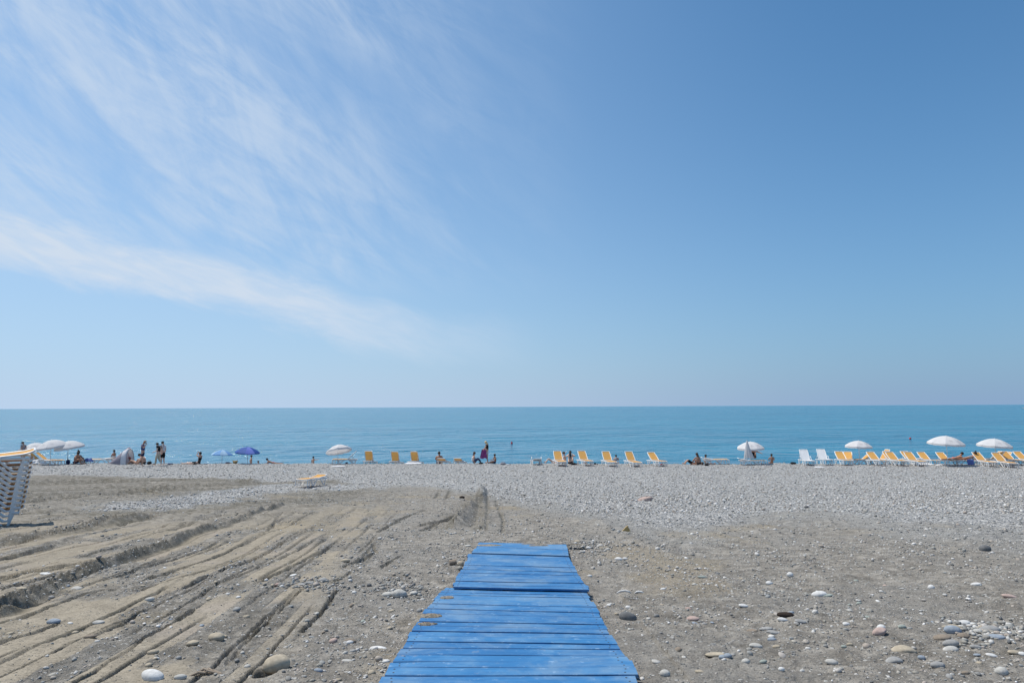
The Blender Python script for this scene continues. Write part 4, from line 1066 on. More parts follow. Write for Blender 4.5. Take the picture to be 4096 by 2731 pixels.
def lounger(kind, px, dist, azf, label, py=1845, z=None, scale=1.0, anchor=.95, group=GY, tilt=0, xy=None):
    """px, dist: where the middle of the lounger stands; azf: compass angle of the head-to-foot direction"""
    p = PR[kind]; o = p if kind not in USED else copy_tree(p); USED.add(kind)
    dx, dy = math.sin(R(azf)), math.cos(R(azf))
    if xy: cx, cy = xy
    else: cy = dist; cx = line_px(px, dist, py)
    hx_, hy_ = cx - dx * anchor * scale, cy - dy * anchor * scale
    gz0 = ground_z(hx_ + dx * .2, hy_ + dy * .2); gz1 = ground_z(hx_ + dx * 1.8, hy_ + dy * 1.8)
    o.location = (hx_, hy_, (gz0 + gz1) / 2 + (z or 0))
    o.rotation_euler = Euler((0, math.atan2(gz0 - gz1, 1.6) if z is None else 0, R(90 - azf)), 'XYZ')
    o.scale = (scale,) * 3
    tag(o, label, 'sun lounger', group)
    return o
G2 = 'white sun loungers with yellow fabric'
# the row in the centre, reclined away from the viewer
lounger('up', 2238, 49.3, 172, 'leftmost yellow lounger of the central row, beside two women sitting')
lounger('up', 2340, 49.3, 168, 'yellow lounger right of the two sitting women, a brown bag behind it')
lounger('up', 2436, 49.3, 171, 'yellow lounger with a dark-haired head showing behind its right side')
lounger('up', 2531, 49.3, 168, 'yellow lounger second from the right in the central row, nothing behind it')
lounger('low', 2627, 49.3, 164, 'rightmost yellow lounger of the central row, white bag under it').rotation_euler[2] += 0
# seen from behind, left of centre
lounger('mid', 1481, 52.5, 4, 'lounger seen from behind, tallest of the three orange backs left of centre')
lounger('mid', 1586, 53.4, 8, 'lounger seen from behind, middle one of three orange backs left of centre')
lounger('mid', 1664, 53.2, 10, 'lounger seen from behind with white sheets lying on the ground in front of it')
lounger('slope', 1776, 52.8, 8, 'flat lounger seen end-on in front of a sunbathing man')
lounger('slope', 1840, 52.8, 8, 'empty flat lounger seen end-on between the sunbathing man and woman in white top')
lounger('up', 1380, 52.6, 262, 'lounger seen from the side under the tilted white umbrella, orange back raised')
lounger('low', 196, 51.6, 78, 'lounger with orange back under the three white umbrellas, right one of two')
lounger('low', 160, 52.4, 84, 'lounger with orange back under the three white umbrellas, left one of two')
lounger('slope', 398, 52.6, 262, 'flat lounger with yellow foot end beside the grey beach tent')
lounger('slope', 0, 0, 193.5, 'single flat yellow lounger standing alone on the gravel before the shore', xy=(lambda p: (p[0], p[1] + .3))(hit(1238, 1948)))
# right-hand group
GW = 'white plastic loungers'
lounger('white', 3226, 50.2, 187, 'left one of two all-white plastic loungers with armrests', group=GW)
lounger('white', 3297, 50.4, 187, 'right one of two all-white plastic loungers with armrests', group=GW)
lounger('low', 3374, 49.8, 186, 'yellow lounger right of the white plastic loungers, another behind it')
lounger('low', 3393, 51.6, 205, 'yellow lounger facing the other way behind the one beside the white loungers')
lounger('low', 3447, 52.0, 262, 'shaded lounger seen from behind under the small white umbrella')
lounger('low', 3509, 49.0, 179, 'yellow lounger in front of the two shaded orange backs')
lounger('mid', 3520, 51.8, 262, 'shaded orange lounger back rising behind the front yellow loungers')
lounger('low', 3573, 50.6, 179, 'rear yellow lounger of the left overlapping pair')
lounger('low', 3586, 49.2, 179, 'front yellow lounger of the left overlapping pair')
lounger('low', 3646, 50.8, 180, 'rear yellow lounger of the right overlapping pair')
lounger('low', 3660, 48.9, 180, 'front yellow lounger of the right overlapping pair')
lounger('low', 3713, 50.6, 181, 'yellow lounger with white sheets beneath, left of the big white umbrella')
lounger('low', 3790, 49.6, 181, 'yellow lounger under the big white umbrella with a person stretched out on it')
lounger('flat', 3868, 49.4, 100, 'flat lounger in the shade, end covered by a blue towel')
lounger('low', 3936, 48.8, 181, 'yellow lounger right of the blue towel')
lounger('low', 3965, 50.8, 262, 'shaded orange lounger seen from behind at the pole of the rightmost umbrella')
lounger('low', 4004, 52.4, 250, 'brownish lounger back just showing behind the rightmost umbrella pole')
lounger('low', 4016, 48.4, 181, 'yellow lounger right of the rightmost umbrella pole, nearest the viewer')
lounger('low', 4050, 50.4, 181, 'yellow lounger farther right, partly behind its neighbour')
lounger('low', 4105, 50.0, 181, 'yellow lounger cut off by the right edge of the picture')
lounger('slope', 3010, 50.6, 94, 'white lounger seen from the side behind the closed umbrella')
lounger('slope', 2862, 51.6, 92, 'low grey-white lounger seen from the side, right of the long-haired woman')
lounger('whiteflat', 2144, 50.6, 356, 'white lounger seen end-on with two armrests raised, left of the central row', group=GW)

# stack of loungers at the left edge
sx, sy_ = -11.98, 17.15
azs = 235
for k in range(12):
    o = copy_tree(PR['stack'] if k < 11 else PR['slope'])
    dx, dy = math.sin(R(azs)), math.cos(R(azs))
    o.location = (sx + .015 * (k - 11), sy_ + .003 * k, float(base_z(sx - .5, sy_ - .4)) + .01 + .118 * k)
    o.rotation_euler = (R(-4.5), 0, R(90 - azs))
    ordn = ['bottom', 'second from the bottom', 'third from the bottom', 'fourth from the bottom', 'fifth from the bottom', 'sixth from the bottom',
            'sixth from the top', 'fifth from the top', 'fourth from the top', 'third from the top', 'second from the top', 'topmost'][k]
    tag(o, f'stacked yellow lounger, {ordn} at the left edge', 'sun lounger', 'stacked sun loungers')

# ------------------------------------------------------------------ umbrellas
def umbrella(px, dist, apex_py, span, foot_py=1850, colors=('canopy',), tilt=(0, 0), valance=.14, label='', under=None, panels=8, marks=True, dz=0, pole_dx=0):
    x = line_px(px, dist); zg = ground_z(x, dist)
    top_z = z_px(px, apex_py, dist) - zg
    rad = span / 2 / FPX * dist * 1.02
    root = empty('beach_umbrella', (x, dist, zg), 0, label, 'umbrella', 'beach umbrellas along the shore')
    pole = MB(); pole.tube([(0, 0, -.05), (pole_dx, 0, top_z - .02)], .019, 8); pole.build('pole', M['metal'], root)
    rise = rad * .42
    T_ = Matrix.Translation((pole_dx, 0, top_z)) @ Euler((tilt[1], tilt[0], 0)).to_matrix().to_4x4()
    rings = 7
    mats = [M[c] for c in colors]
    V = []; sub = 4; tot = panels * sub
    for i in range(rings + 1):
        t = i / rings
        for j in range(tot):
            ph = 2 * math.pi * j / tot + .2
            q = (j % sub) / sub; pin = 1 - .045 * math.sin(math.pi * q)          # cloth pulled in between ribs
            rr = rad * t * pin * (1 - 0)
            z = -rise * (t ** 1.9) - .03 * t * math.sin(math.pi * q)
            V.append((rr * math.cos(ph), rr * math.sin(ph), z))
    for j in range(tot):
        ph = 2 * math.pi * j / tot + .2; q = (j % sub) / sub; pin = 1 - .045 * math.sin(math.pi * q)
        rr = rad * pin * 1.01
        drop = valance * (1 - .12 * math.sin(math.pi * q) + random.uniform(-.12, .1))
        V.append((rr * math.cos(ph), rr * math.sin(ph), -rise - .03 * math.sin(math.pi * q) - drop))
    Fs = []; mi = []
    for i in range(rings + 1):
        for j in range(tot):
            a = i * tot + j; b = i * tot + (j + 1) % tot
            Fs.append((a, b, b + tot, a + tot)); mi.append((j // sub) % len(mats))
    V = [tuple(T_ @ Vector(v)) for v in V]
    me = bpy.data.meshes.new('canopy'); me.from_pydata(V, [], Fs); me.validate(); me.update()
    cano = new_obj('canopy', me, root, mats); 
    for p, m_ in zip(me.polygons, mi): p.material_index = m_; p.use_smooth = False
    tip = MB(); tip.tube([tuple(T_ @ Vector((0, 0, -.02))), tuple(T_ @ Vector((0, 0, .06)))], [.03, .008], 8); tip.build('finial', mats[0], root)
    rb = MB()
    for k in range(panels):
        ph = 2 * math.pi * k / panels + .2
        rb2 = MB(); pts = [tuple(T_ @ Vector((rad * t * math.cos(ph), rad * t * math.sin(ph), -rise * t ** 1.9 - .012))) for t in (0.02, .4, .75, 1.0)]
        rb2.tube(pts, .005, 5); rb2.build('rib', M['metal'], cano)
    if marks:
        mk = MB()                           # faded printed mark on two panels
        for pk in (5, 2, 6):
            ph0 = 2 * math.pi * (pk + .5) / panels + .2
            for u_, v_, l_ in ((-.07, .70, .05), (.0, .70, .05), (.07, .70, .04), (0, .80, .18)):
                def P_(a_, t_):
                    ph = ph0 + a_ / (rad * t_); return tuple(T_ @ Vector((rad * t_ * .985 * math.cos(ph), rad * t_ * .985 * math.sin(ph), -rise * t_ ** 1.9 + .004)))
                hh = .035 if v_ == .70 else .012
                mk.add([P_(u_ - l_ / 2, v_), P_(u_ + l_ / 2, v_), P_(u_ + l_ / 2, v_ - hh / rad), P_(u_ - l_ / 2, v_ - hh / rad)], [(0, 1, 2, 3)])
        mk.build('print', M['print'], cano)
    return root
umbrella(134, 53.0, 1771, 96, tilt=(-.10, .05), label='leftmost of three white umbrellas, partly hidden by its neighbour')
umbrella(201, 50.8, 1759, 110, tilt=(-.13, .12), label='middle and highest of three white umbrellas at the left')
umbrella(270, 51.4, 1763, 106, tilt=(-.12, .10), label='right one of three white umbrellas at the left, beside a crouching couple')
umbrella(888, 52.5, 1799, 78, colors=('paleblue', 'lightblue'), tilt=(.04, -.03), valance=.06, label='pale light blue umbrella, low and semi-transparent', marks=False)
umbrella(990, 51.8, 1787, 92, colors=('royal', 'royal', 'periw', 'royal'), tilt=(.07, .04), valance=.08, label='deep blue umbrella with periwinkle panels', marks=False)
umbrella(1351, 51.8, 1779, 98, tilt=(-.20, -.22), label='white umbrella tilted so that its cream underside shows, left of centre')
umbrella(3004, 51.4, 1766, 102, tilt=(-.04, .06), label='open white umbrella behind the closed one')
umbrella(3438, 51.4, 1762, 96, tilt=(.03, .02), label='white umbrella above the loungers, third from the right')
umbrella(3790, 48.8, 1743, 127, tilt=(.04, .06), label='largest white umbrella, above the two people lying in its shade')
umbrella(3984, 50.2, 1754, 117, tilt=(.06, .05), label='rightmost white umbrella, above overlapping loungers')
def closed_umbrella(px, dist, top_py, hem_py, label):
    x = line_px(px, dist); zg = ground_z(x, dist); zt = z_px(px, top_py, dist) - zg; zh = z_px(px, hem_py, dist) - zg
    root = empty('closed_umbrella', (x, dist, zg), 0, label, 'umbrella', 'beach umbrellas along the shore')
    p = MB(); p.tube([(.22, -.05, -.1), (-.02, 0, zt)], .018, 8); p.build('pole', M['metal'], root)
    V = []; n = 32; m = 9
    for i in range(m):
        t = i / (m - 1); z = lerp(zt, zh, t); r0 = .03 + .26 * t ** .9
        for j in range(n):
            a = 2 * math.pi * j / n; fold = 1 + .30 * math.cos(a * 8) * t
            V.append((r0 * fold * math.cos(a) * .95 - .02 + .10 * t * t, r0 * fold * math.sin(a) * .8, z - (.05 * math.cos(a * 8) if i == m - 1 else 0)))
    Fs = [(i * n + j, (i + 1) * n + j, (i + 1) * n + (j + 1) % n, i * n + (j + 1) % n) for i in range(m - 1) for j in range(n)]
    me = bpy.data.meshes.new('canopy'); me.from_pydata(V, [], Fs); me.update(); new_obj('canopy', me, root, [M['canopy']], True)
closed_umbrella(2992, 45.8, 1761, 1832, 'closed white umbrella folded around its pole, leaning slightly')

# ------------------------------------------------------------------ people
def jb(**k): return {a: Vector(b) for a, b in k.items()}
def stand():
    return jb(pel=(0, 0, .94), spi=(0, 0, 1.10), che=(0, 0, 1.30), nec=(-.01, 0, 1.48), hea=(.02, 0, 1.61), cro=(.01, 0, 1.68),
              sL=(-.01, .17, 1.41), sR=(-.01, -.17, 1.41), eL=(-.04, .22, 1.13), eR=(-.04, -.22, 1.13), wL=(.03, .23, .88), wR=(.03, -.23, .88),
              hL=(0, .085, .89), hR=(0, -.085, .89), kL=(.02, .09, .49), kR=(.02, -.09, .49), aL=(-.01, .09, .08), aR=(-.01, -.09, .08), tL=(.16, .10, .03), tR=(.16, -.10, .03))
def walk(f=.28):
    j = stand(); j['kL'] = Vector((f * .7, .09, .50)); j['aL'] = Vector((f, .09, .08)); j['tL'] = Vector((f + .16, .1, .04))
    j['kR'] = Vector((-f * .15, -.09, .48)); j['aR'] = Vector((-f, -.09, .12)); j['tR'] = Vector((-f + .13, -.1, .03)); return j
def sit(lean=0.0, knees=True):
    L = Vector((lean, 0, 0))
    j = jb(pel=(0, 0, .12), spi=(-.02 + lean * .3, 0, .28), che=(-.02 + lean * .7, 0, .46), nec=(lean, 0, .64), hea=(.04 + lean * 1.2, 0, .77), cro=(.03 + lean * 1.2, 0, .84),
           sL=(lean, .17, .57), sR=(lean, -.17, .57), eL=(.14 + lean, .24, .36), eR=(.14 + lean, -.24, .36), wL=(.38 + lean * .5, .14, .34), wR=(.38 + lean * .5, -.14, .34),
           hL=(.03, .09, .11), hR=(.03, -.09, .11))
    if knees: j.update(jb(kL=(.38, .13, .42), kR=(.38, -.13, .42), aL=(.58, .13, .07), aR=(.58, -.13, .07), tL=(.74, .14, .03), tR=(.74, -.14, .03)))
    else: j.update(jb(kL=(.45, .11, .12), kR=(.45, -.11, .12), aL=(.85, .10, .07), aR=(.85, -.10, .07), tL=(.92, .12, .18), tR=(.92, -.12, .18)))
    return j
def supine(knees=0.0):
    return jb(pel=(0, 0, .11), spi=(-.15, 0, .11), che=(-.34, 0, .12), nec=(-.52, 0, .12), hea=(-.65, 0, .14), cro=(-.72, 0, .15),
              sL=(-.46, .17, .10), sR=(-.46, -.17, .10), eL=(-.2, .25, .06), eR=(-.2, -.25, .06), wL=(.03, .24, .06), wR=(.03, -.24, .06),
              hL=(.05, .09, .10), hR=(.05, -.09, .10), kL=(.40, .12, .10 + knees), kR=(.42, -.12, .10 + knees * .8), aL=(.78 - knees * .5, .12, .06), aR=(.80 - knees * .4, -.12, .06), tL=(.84 - knees * .35, .13, .17), tR=(.86 - knees * .3, -.13, .17))
def prone():
    return jb(pel=(0, 0, .12), spi=(.15, 0, .14), che=(.32, 0, .21), nec=(.46, 0, .34), hea=(.57, 0, .43), cro=(.58, 0, .50),
              sL=(.42, .17, .27), sR=(.42, -.17, .27), eL=(.48, .22, .04), eR=(.48, -.22, .04), wL=(.70, .10, .05), wR=(.70, -.10, .05),
              hL=(-.05, .09, .11), hR=(-.05, -.09, .11), kL=(-.43, .11, .07), kR=(-.43, -.11, .07), aL=(-.82, .11, .07), aR=(-.82, -.11, .07), tL=(-.95, .12, .03), tR=(-.95, -.12, .03))
RAD = dict(pel=.125, spi=.11, che=.13, nec=.052, hea=.088, cro=.066, sL=.062, sR=.062, eL=.040, eR=.040, wL=.027, wR=.027, hL=.088, hR=.088, kL=.056, kR=.056, aL=.036, aR=.036, tL=.026, tR=.026)
BONES = [('pel', 'spi'), ('spi', 'che'), ('che', 'nec'), ('nec', 'hea'), ('hea', 'cro'), ('che', 'sL'), ('che', 'sR'), ('sL', 'eL'), ('eL', 'wL'), ('sR', 'eR'), ('eR', 'wR'),
         ('pel', 'hL'), ('pel', 'hR'), ('hL', 'kL'), ('kL', 'aL'), ('aL', 'tL'), ('hR', 'kR'), ('kR', 'aR'), ('aR', 'tR')]
PENDING = []
def skin_obj(name, verts, edges, rads, roots, mat, parent):
    me = bpy.data.meshes.new(name); me.from_pydata([tuple(v) for v in verts], edges, [])
    o = new_obj(name, me, parent, [mat])
    md = o.modifiers.new('skin', 'SKIN'); md.use_smooth_shade = True; md.branch_smoothing = .5
    if not me.skin_vertices: me.skin_vertices.new() if hasattr(me.skin_vertices, 'new') else None
    sv = me.skin_vertices[0].data
    for i, r_ in enumerate(rads): sv[i].radius = (r_, r_); sv[i].use_root = i in roots
    sb = o.modifiers.new('sub', 'SUBSURF'); sb.levels = 1; sb.render_levels = 1
    PENDING.append(o); return o
def garment(name, j, chains, mat, parent, k=1.12, rad=RAD, grow=.012):
    """chains: list of lists of (joint_a, joint_b, t) points; shared points merge so the cloth is one skin"""
    V = []; E_ = []; Rr = []; key = {}
    def vid(p):
        a, b, t = p
        kk = (a, round(t, 2), b) if t not in (0, 1) else ((a,) if t == 0 else (b,))
        if kk not in key:
            key[kk] = len(V); V.append(j[a].lerp(j[b], t)); Rr.append(lerp(rad[a], rad[b], t) * k + grow)
        return key[kk]
    for ch in chains:
        ids = [vid(p) for p in ch]
        for a, b in zip(ids[:-1], ids[1:]):
            if a != b: E_.append((a, b))
    return skin_obj(name, V, E_, Rr, {0}, mat, parent)
SHIRT = [[('pel', 'spi', .35), ('pel', 'spi', 1), ('spi', 'che', 1), ('che', 'nec', .55)], [('che', 'nec', 0), ('che', 'sL', 1), ('sL', 'eL', .55)], [('che', 'nec', 0), ('che', 'sR', 1), ('sR', 'eR', .55)]]
TANK = [[('pel', 'spi', .2), ('pel', 'spi', 1), ('spi', 'che', 1), ('che', 'nec', .35)]]
SHORTS = [[('pel', 'spi', .4), ('pel', 'spi', 0), ('pel', 'hL', 1), ('hL', 'kL', .6)], [('pel', 'spi', 0), ('pel', 'hR', 1), ('hR', 'kR', .6)]]
LONGSHORTS = [[('pel', 'spi', .4), ('pel', 'spi', 0), ('pel', 'hL', 1), ('hL', 'kL', .95)], [('pel', 'spi', 0), ('pel', 'hR', 1), ('hR', 'kR', .95)]]
BRIEFS = [[('pel', 'spi', .3), ('pel', 'spi', 0), ('pel', 'hL', 1), ('hL', 'kL', .14)], [('pel', 'spi', 0), ('pel', 'hR', 1), ('hR', 'kR', .14)]]
TROUSERS = [[('pel', 'spi', .4), ('pel', 'spi', 0), ('pel', 'hL', 1), ('hL', 'kL', 1), ('kL', 'aL', .9)], [('pel', 'spi', 0), ('pel', 'hR', 1), ('hR', 'kR', 1), ('kR', 'aR', .9)]]
SWIMSUIT = [[('pel', 'spi', 0), ('pel', 'spi', 1), ('spi', 'che', 1), ('che', 'nec', .1)], [('pel', 'spi', 0), ('pel', 'hL', .9)], [('pel', 'spi', 0), ('pel', 'hR', .9)]]
BRA = [[('spi', 'che', .55), ('spi', 'che', 1)]]
def person(px, dist, face, j, skin, label, hair='hair', clothes=(), scale=1.0, z=0.0, hairdo='short', hat=None, name='person', build=1.0, py=1840):
    """face: compass angle the figure faces or, when lying, points its +X"""
    x = line_px(px, dist, py); zg = ground_z(x, dist) + z
    root = empty('person', (x, dist, zg), R(90 - face), label, 'person'); root.scale = (scale,) * 3
    names = list(RAD); V = [j[n] for n in names]; Rr = [RAD[n] * (build if n in ('pel', 'spi', 'che', 'hL', 'hR', 'kL', 'kR', 'sL', 'sR') else 1) for n in names]
    E_ = [(names.index(a), names.index(b)) for a, b in BONES]; roots = {0}
    # hands: a palm in the arm chain, four fingers and a thumb
    for s_ in 'LR':
        w = j['w' + s_]; e = j['e' + s_]; d = (w - e).normalized(); sd_ = d.cross(Vector((0, 0, 1)))
        if sd_.length < .1: sd_ = d.cross(Vector((1, 0, 0)))
        sd_.normalize(); nrm = sd_.cross(d)
        pi = len(V); V.append(w + d * .06); Rr.append(.033); E_.append((names.index('w' + s_), pi))
        for q, ln in ((-1.5, .055), (-.5, .072), (.5, .076), (1.5, .065)):
            a = w + d * .075 + sd_ * q * .018; i = len(V)
            V += [a, a + d * ln * .55 - nrm * .006, a + d * ln - nrm * .022]; Rr += [.010, .009, .007]; E_ += [(i, i + 1), (i + 1, i + 2)]; roots.add(i)
        a = w + d * .035 + sd_ * .028; i = len(V); V += [a, a + d * .03 + sd_ * .024, a + d * .06 + sd_ * .03]; Rr += [.012, .011, .008]; E_ += [(i, i + 1), (i + 1, i + 2)]; roots.add(i)
    # nose and ears
    up_ = (j['cro'] - j['nec']).normalized(); fw = Vector((1, 0, 0)) - up_ * up_.x
    if fw.length < .3: fw = Vector((0, 0, 1)) if up_.x < 0 else Vector((0, 0, -1))
    fw.normalize(); h = j['hea']
    i = len(V); V += [h + fw * .07 + up_ * .01, h + fw * .108 - up_ * .012]; Rr += [.012, .013]; E_.append((i, i + 1)); roots.add(i)
    lat = fw.cross(up_)
    for q in (-1, 1):
        i = len(V); V += [h + lat * q * .078 - up_ * .015, h + lat * q * .092 + up_ * .012]; Rr += [.013, .014]; E_.append((i, i + 1)); roots.add(i)
    skin_obj('body', V, E_, Rr, roots, M[skin], root)
    if hat is None or hairdo != 'short':
        hb = MB(); c = h - fw * .022 + up_ * .030
        hb.ball(tuple(c), .103, 12, 8, (1, .92, 1.0)); ho = hb.build('hair', M[hair], root, True)
        if hairdo in ('long', 'pony', 'verylong', 'bun'):
            ln = {'long': .30, 'pony': .34, 'verylong': .52, 'bun': .10}[hairdo]; rr = {'long': .075, 'pony': .03, 'verylong': .06, 'bun': .05}[hairdo]
            m_ = MB(); b0 = h - fw * .07
            if hairdo == 'bun': m_.ball(tuple(h - fw * .06 + up_ * .13), .05, 8, 6)
            else:
                dn = Vector((0, 0, -1)); m_.tube([tuple(b0 + up_ * .05), tuple(b0 - fw * .03 + dn * ln * .3), tuple(b0 - fw * .04 + dn * ln * .7), tuple(b0 - fw * .02 + dn * ln)], [rr * .9, rr * 1.15, rr, rr * .45], 9)
            m_.build('hair_lock', M[hair], ho, True)
    if hat:
        hm = MB(); c = h + up_ * .04; hm.ball(tuple(c), .108, 14, 8, (1, .95, .95), zmin=.0)
        V8 = []; n = 16; ro = hat[1]
        b = MB(); pts = []
        for q in range(n):
            a = 2 * math.pi * q / n; r0 = .10; r1 = .10 + (ro if (hat[2] == 'bucket' or abs(((a + math.pi) % (2 * math.pi)) - math.pi) < 1.0) else .004)
            for r_ in (r0, r1): pts.append(tuple(c + fw * (r_ * math.cos(a)) + lat * (r_ * math.sin(a)) - up_ * (.01 + (r_ - .1) * .3)))
        hm.add(pts, [(2 * q, 2 * q + 1, 2 * ((q + 1) % n) + 1, 2 * ((q + 1) % n)) for q in range(n)])
        hm.build('hat', M[hat[0]], root, True)
    for nm, ch, mt, *kk in clothes:
        garment(nm, j, ch, M[mt], root, *(kk or ()))
    return root
# --- left part
j = stand(); j['hea'] += Vector((.06, 0, -.03)); j['cro'] += Vector((.07, 0, -.03)); j['wL'] = Vector((.28, .15, 1.05)); j['wR'] = Vector((.28, -.15, 1.05))
person(90, 52.0, 285, j, 'skin', 'person in a dark hat standing behind the lounger stack, head bent', hat=('black', .05, 'bucket'), clothes=[('shirt', SHIRT, 'greycloth'), ('shorts', SHORTS, 'navy')], scale=.93)
j = sit(.16); person(300, 50.6, 98, j, 'tanskin', 'tanned shirtless man sitting hunched with knees up, beside the white umbrella', clothes=[('swim_shorts', SHORTS, 'navy')], build=1.15, scale=1.02)
j = sit(.05); person(309, 51.6, 110, j, 'tanskin', 'dark-haired person sitting close behind the tanned hunched man', hairdo='bun', clothes=[('swimsuit', SWIMSUIT, 'black')], scale=1.08)
j = stand(); j['wL'] += Vector((.03, .12, 0)); j['eL'] += Vector((0, .06, 0)); person(455, 58.8, 20, j, 'tanskin', 'woman in a bikini with hair in a bun standing behind the beach tent', hairdo='bun', clothes=[('bikini_top', BRA, 'redcloth', 1.0), ('bikini_bottom', BRIEFS, 'black', 1.02)], scale=.92)
j = supine(0.25); j['nec'] = Vector((-.46, 0, .26)); j['hea'] = Vector((-.52, 0, .40)); j['cro'] = Vector((-.53, 0, .47)); j['che'] = Vector((-.30, 0, .17)); j['sL'] = Vector((-.38, .17, .21)); j['sR'] = Vector((-.38, -.17, .21))
j['eL'] = Vector((-.45, .22, .03)); j['eR'] = Vector((-.45, -.22, .03)); j['wL'] = Vector((-.22, .2, .04)); j['wR'] = Vector((-.22, -.2, .04))
person(545, 51.6, 95, j, 'skin', 'person in a red cap lying propped up right of the tent', hat=('redcloth', .07, 'cap'), clothes=[('swim_shorts', BRIEFS, 'whitecloth')])
j = walk(.30); j['kL'] = Vector((-.12, .09, .47)); j['aL'] = Vector((-.42, .09, .20)); j['tL'] = Vector((-.40, .1, .06)); j['kR'] = Vector((.04, -.09, .49)); j['aR'] = Vector((.02, -.09, .08)); j['tR'] = Vector((.19, -.1, .03))
j['hea'] += Vector((.07, 0, -.02)); j['cro'] += Vector((.09, 0, -.03)); j['eR'] = Vector((.14, -.2, 1.22)); j['wR'] = Vector((.20, -.08, 1.42)); j['wL'] = Vector((-.05, .22, .88))
person(570, 49.0, 88, j, 'skin', 'man in blue T-shirt, navy shorts and tan cap walking to the right', hat=('cap', .08, 'cap'), clothes=[('shirt', SHIRT, 'blueshirt', 1.1), ('shorts', SHORTS, 'navy', 1.1)], scale=1.06)
j = sit(.02); j['che'] += Vector((.10, 0, -.04)); j['nec'] += Vector((.22, 0, -.09)); j['hea'] += Vector((.34, 0, -.12)); j['cro'] += Vector((.36, 0, -.12)); j['sL'] += Vector((.14, 0, -.05)); j['sR'] += Vector((.14, 0, -.05)); j['spi'] += Vector((-.03, 0, 0))
person(578, 50.8, 275, j, 'skin', 'shirtless man sitting bent forward behind the walking man in blue', clothes=[('swim_shorts', SHORTS, 'black')], build=1.25, scale=1.02)
j = supine(.22); j['che'] = Vector((-.28, 0, .2)); j['nec'] = Vector((-.4, 0, .34)); j['hea'] = Vector((-.44, 0, .47)); j['cro'] = Vector((-.44, 0, .54)); j['sL'] = Vector((-.35, .17, .28)); j['sR'] = Vector((-.35, -.17, .28)); j['eL'] = Vector((-.55, .22, .05)); j['wL'] = Vector((-.4, .25, .05)); j['eR'] = Vector((-.55, -.22, .05)); j['wR'] = Vector((-.4, -.25, .05))
person(548, 51.2, 275, j, 'skin', 'dark-haired person leaning back beside the bent shirtless man', clothes=[('swim_shorts', BRIEFS, 'greycloth')], scale=.95)
j = walk(.14); j['hea'] += Vector((.09, 0, -.04)); j['cro'] += Vector((.12, 0, -.05)); j['aR'] = Vector((-.22, -.09, .20)); j['tR'] = Vector((-.16, -.1, .07)); j['wR'] = Vector((.10, -.25, .90)); j['wL'] = Vector((.26, .2, 1.02)); j['nec'] += Vector((.03, 0, 0))
person(632, 49.2, 276, j, 'paleskin', 'person in black T-shirt and beige trousers walking to the left, head bent', clothes=[('shirt', SHIRT, 'black', 1.2), ('trousers', TROUSERS, 'beige', 1.22)], scale=.97, build=1.05)
j = walk(.06); j['hea'] += Vector((.06, 0, -.02)); j['cro'] += Vector((.08, 0, -.02))
person(651, 49.8, 280, j, 'paleskin', 'person in white T-shirt and long black shorts walking just behind the one in black', clothes=[('shirt', SHIRT, 'whitecloth', 1.22), ('shorts', LONGSHORTS, 'black', 1.25)], scale=1.0, build=1.08)
j = sit(-.08, False); j['eL'] = Vector((.10, .16, .66)); j['wL'] = Vector((.10, .08, .80)); j['eR'] = Vector((.12, -.16, .64)); j['wR'] = Vector((.10, -.07, .79))
person(797, 51.2, 285, j, 'skin', 'woman in a black swimsuit sitting with hands raised to her face', clothes=[('swimsuit', SWIMSUIT, 'black', 1.04)], scale=1.02)
j = supine(.0); j['hea'] += Vector((.03, 0, .1)); j['cro'] += Vector((.03, 0, .14)); j['nec'] += Vector((0, 0, .04)); j['che'] += Vector((0, 0, .04))
person(765, 50.9, 275, j, 'paleskin', 'person in a black top lying down left of the woman in the black swimsuit', clothes=[('shirt', SHIRT, 'black')], scale=.9)
j = stand(); j['eL'] += Vector((-.06, .05, .0)); j['wL'] = Vector((0, .14, .98)); j['eR'] += Vector((-.12, -.04, 0)); j['wR'] = Vector((-.03, -.14, .98))
person(1005, 64.0, 60, j, 'skin', 'woman in a dark bikini standing with hands on hips right of the blue umbrella pole', clothes=[('bikini_top', BRA, 'black', 1.0), ('bikini_bottom', BRIEFS, 'black', 1.02)], scale=.96)
j = sit(-.08, False); person(1036, 59.5, 85, j, 'skin', 'brown-haired bather sitting low, only head and shoulder above the shingle', hair='brown', scale=.82)
j = prone(); person(1092, 52.6, 270, j, 'tanskin', 'sunbather lying flat right of the blue umbrella', clothes=[('swim_shorts', BRIEFS, 'pink')], scale=.8).rotation_euler[2] += 0
j = stand(); j['eR'] = Vector((.12, -.30, 1.36)); j['wR'] = Vector((.30, -.42, 1.40)); person(1253, 63.5, 30, j, 'skin', 'boy in dark trunks seen from behind, arm stretched out to the right', clothes=[('swim_shorts', SHORTS, 'navy')], scale=.86)
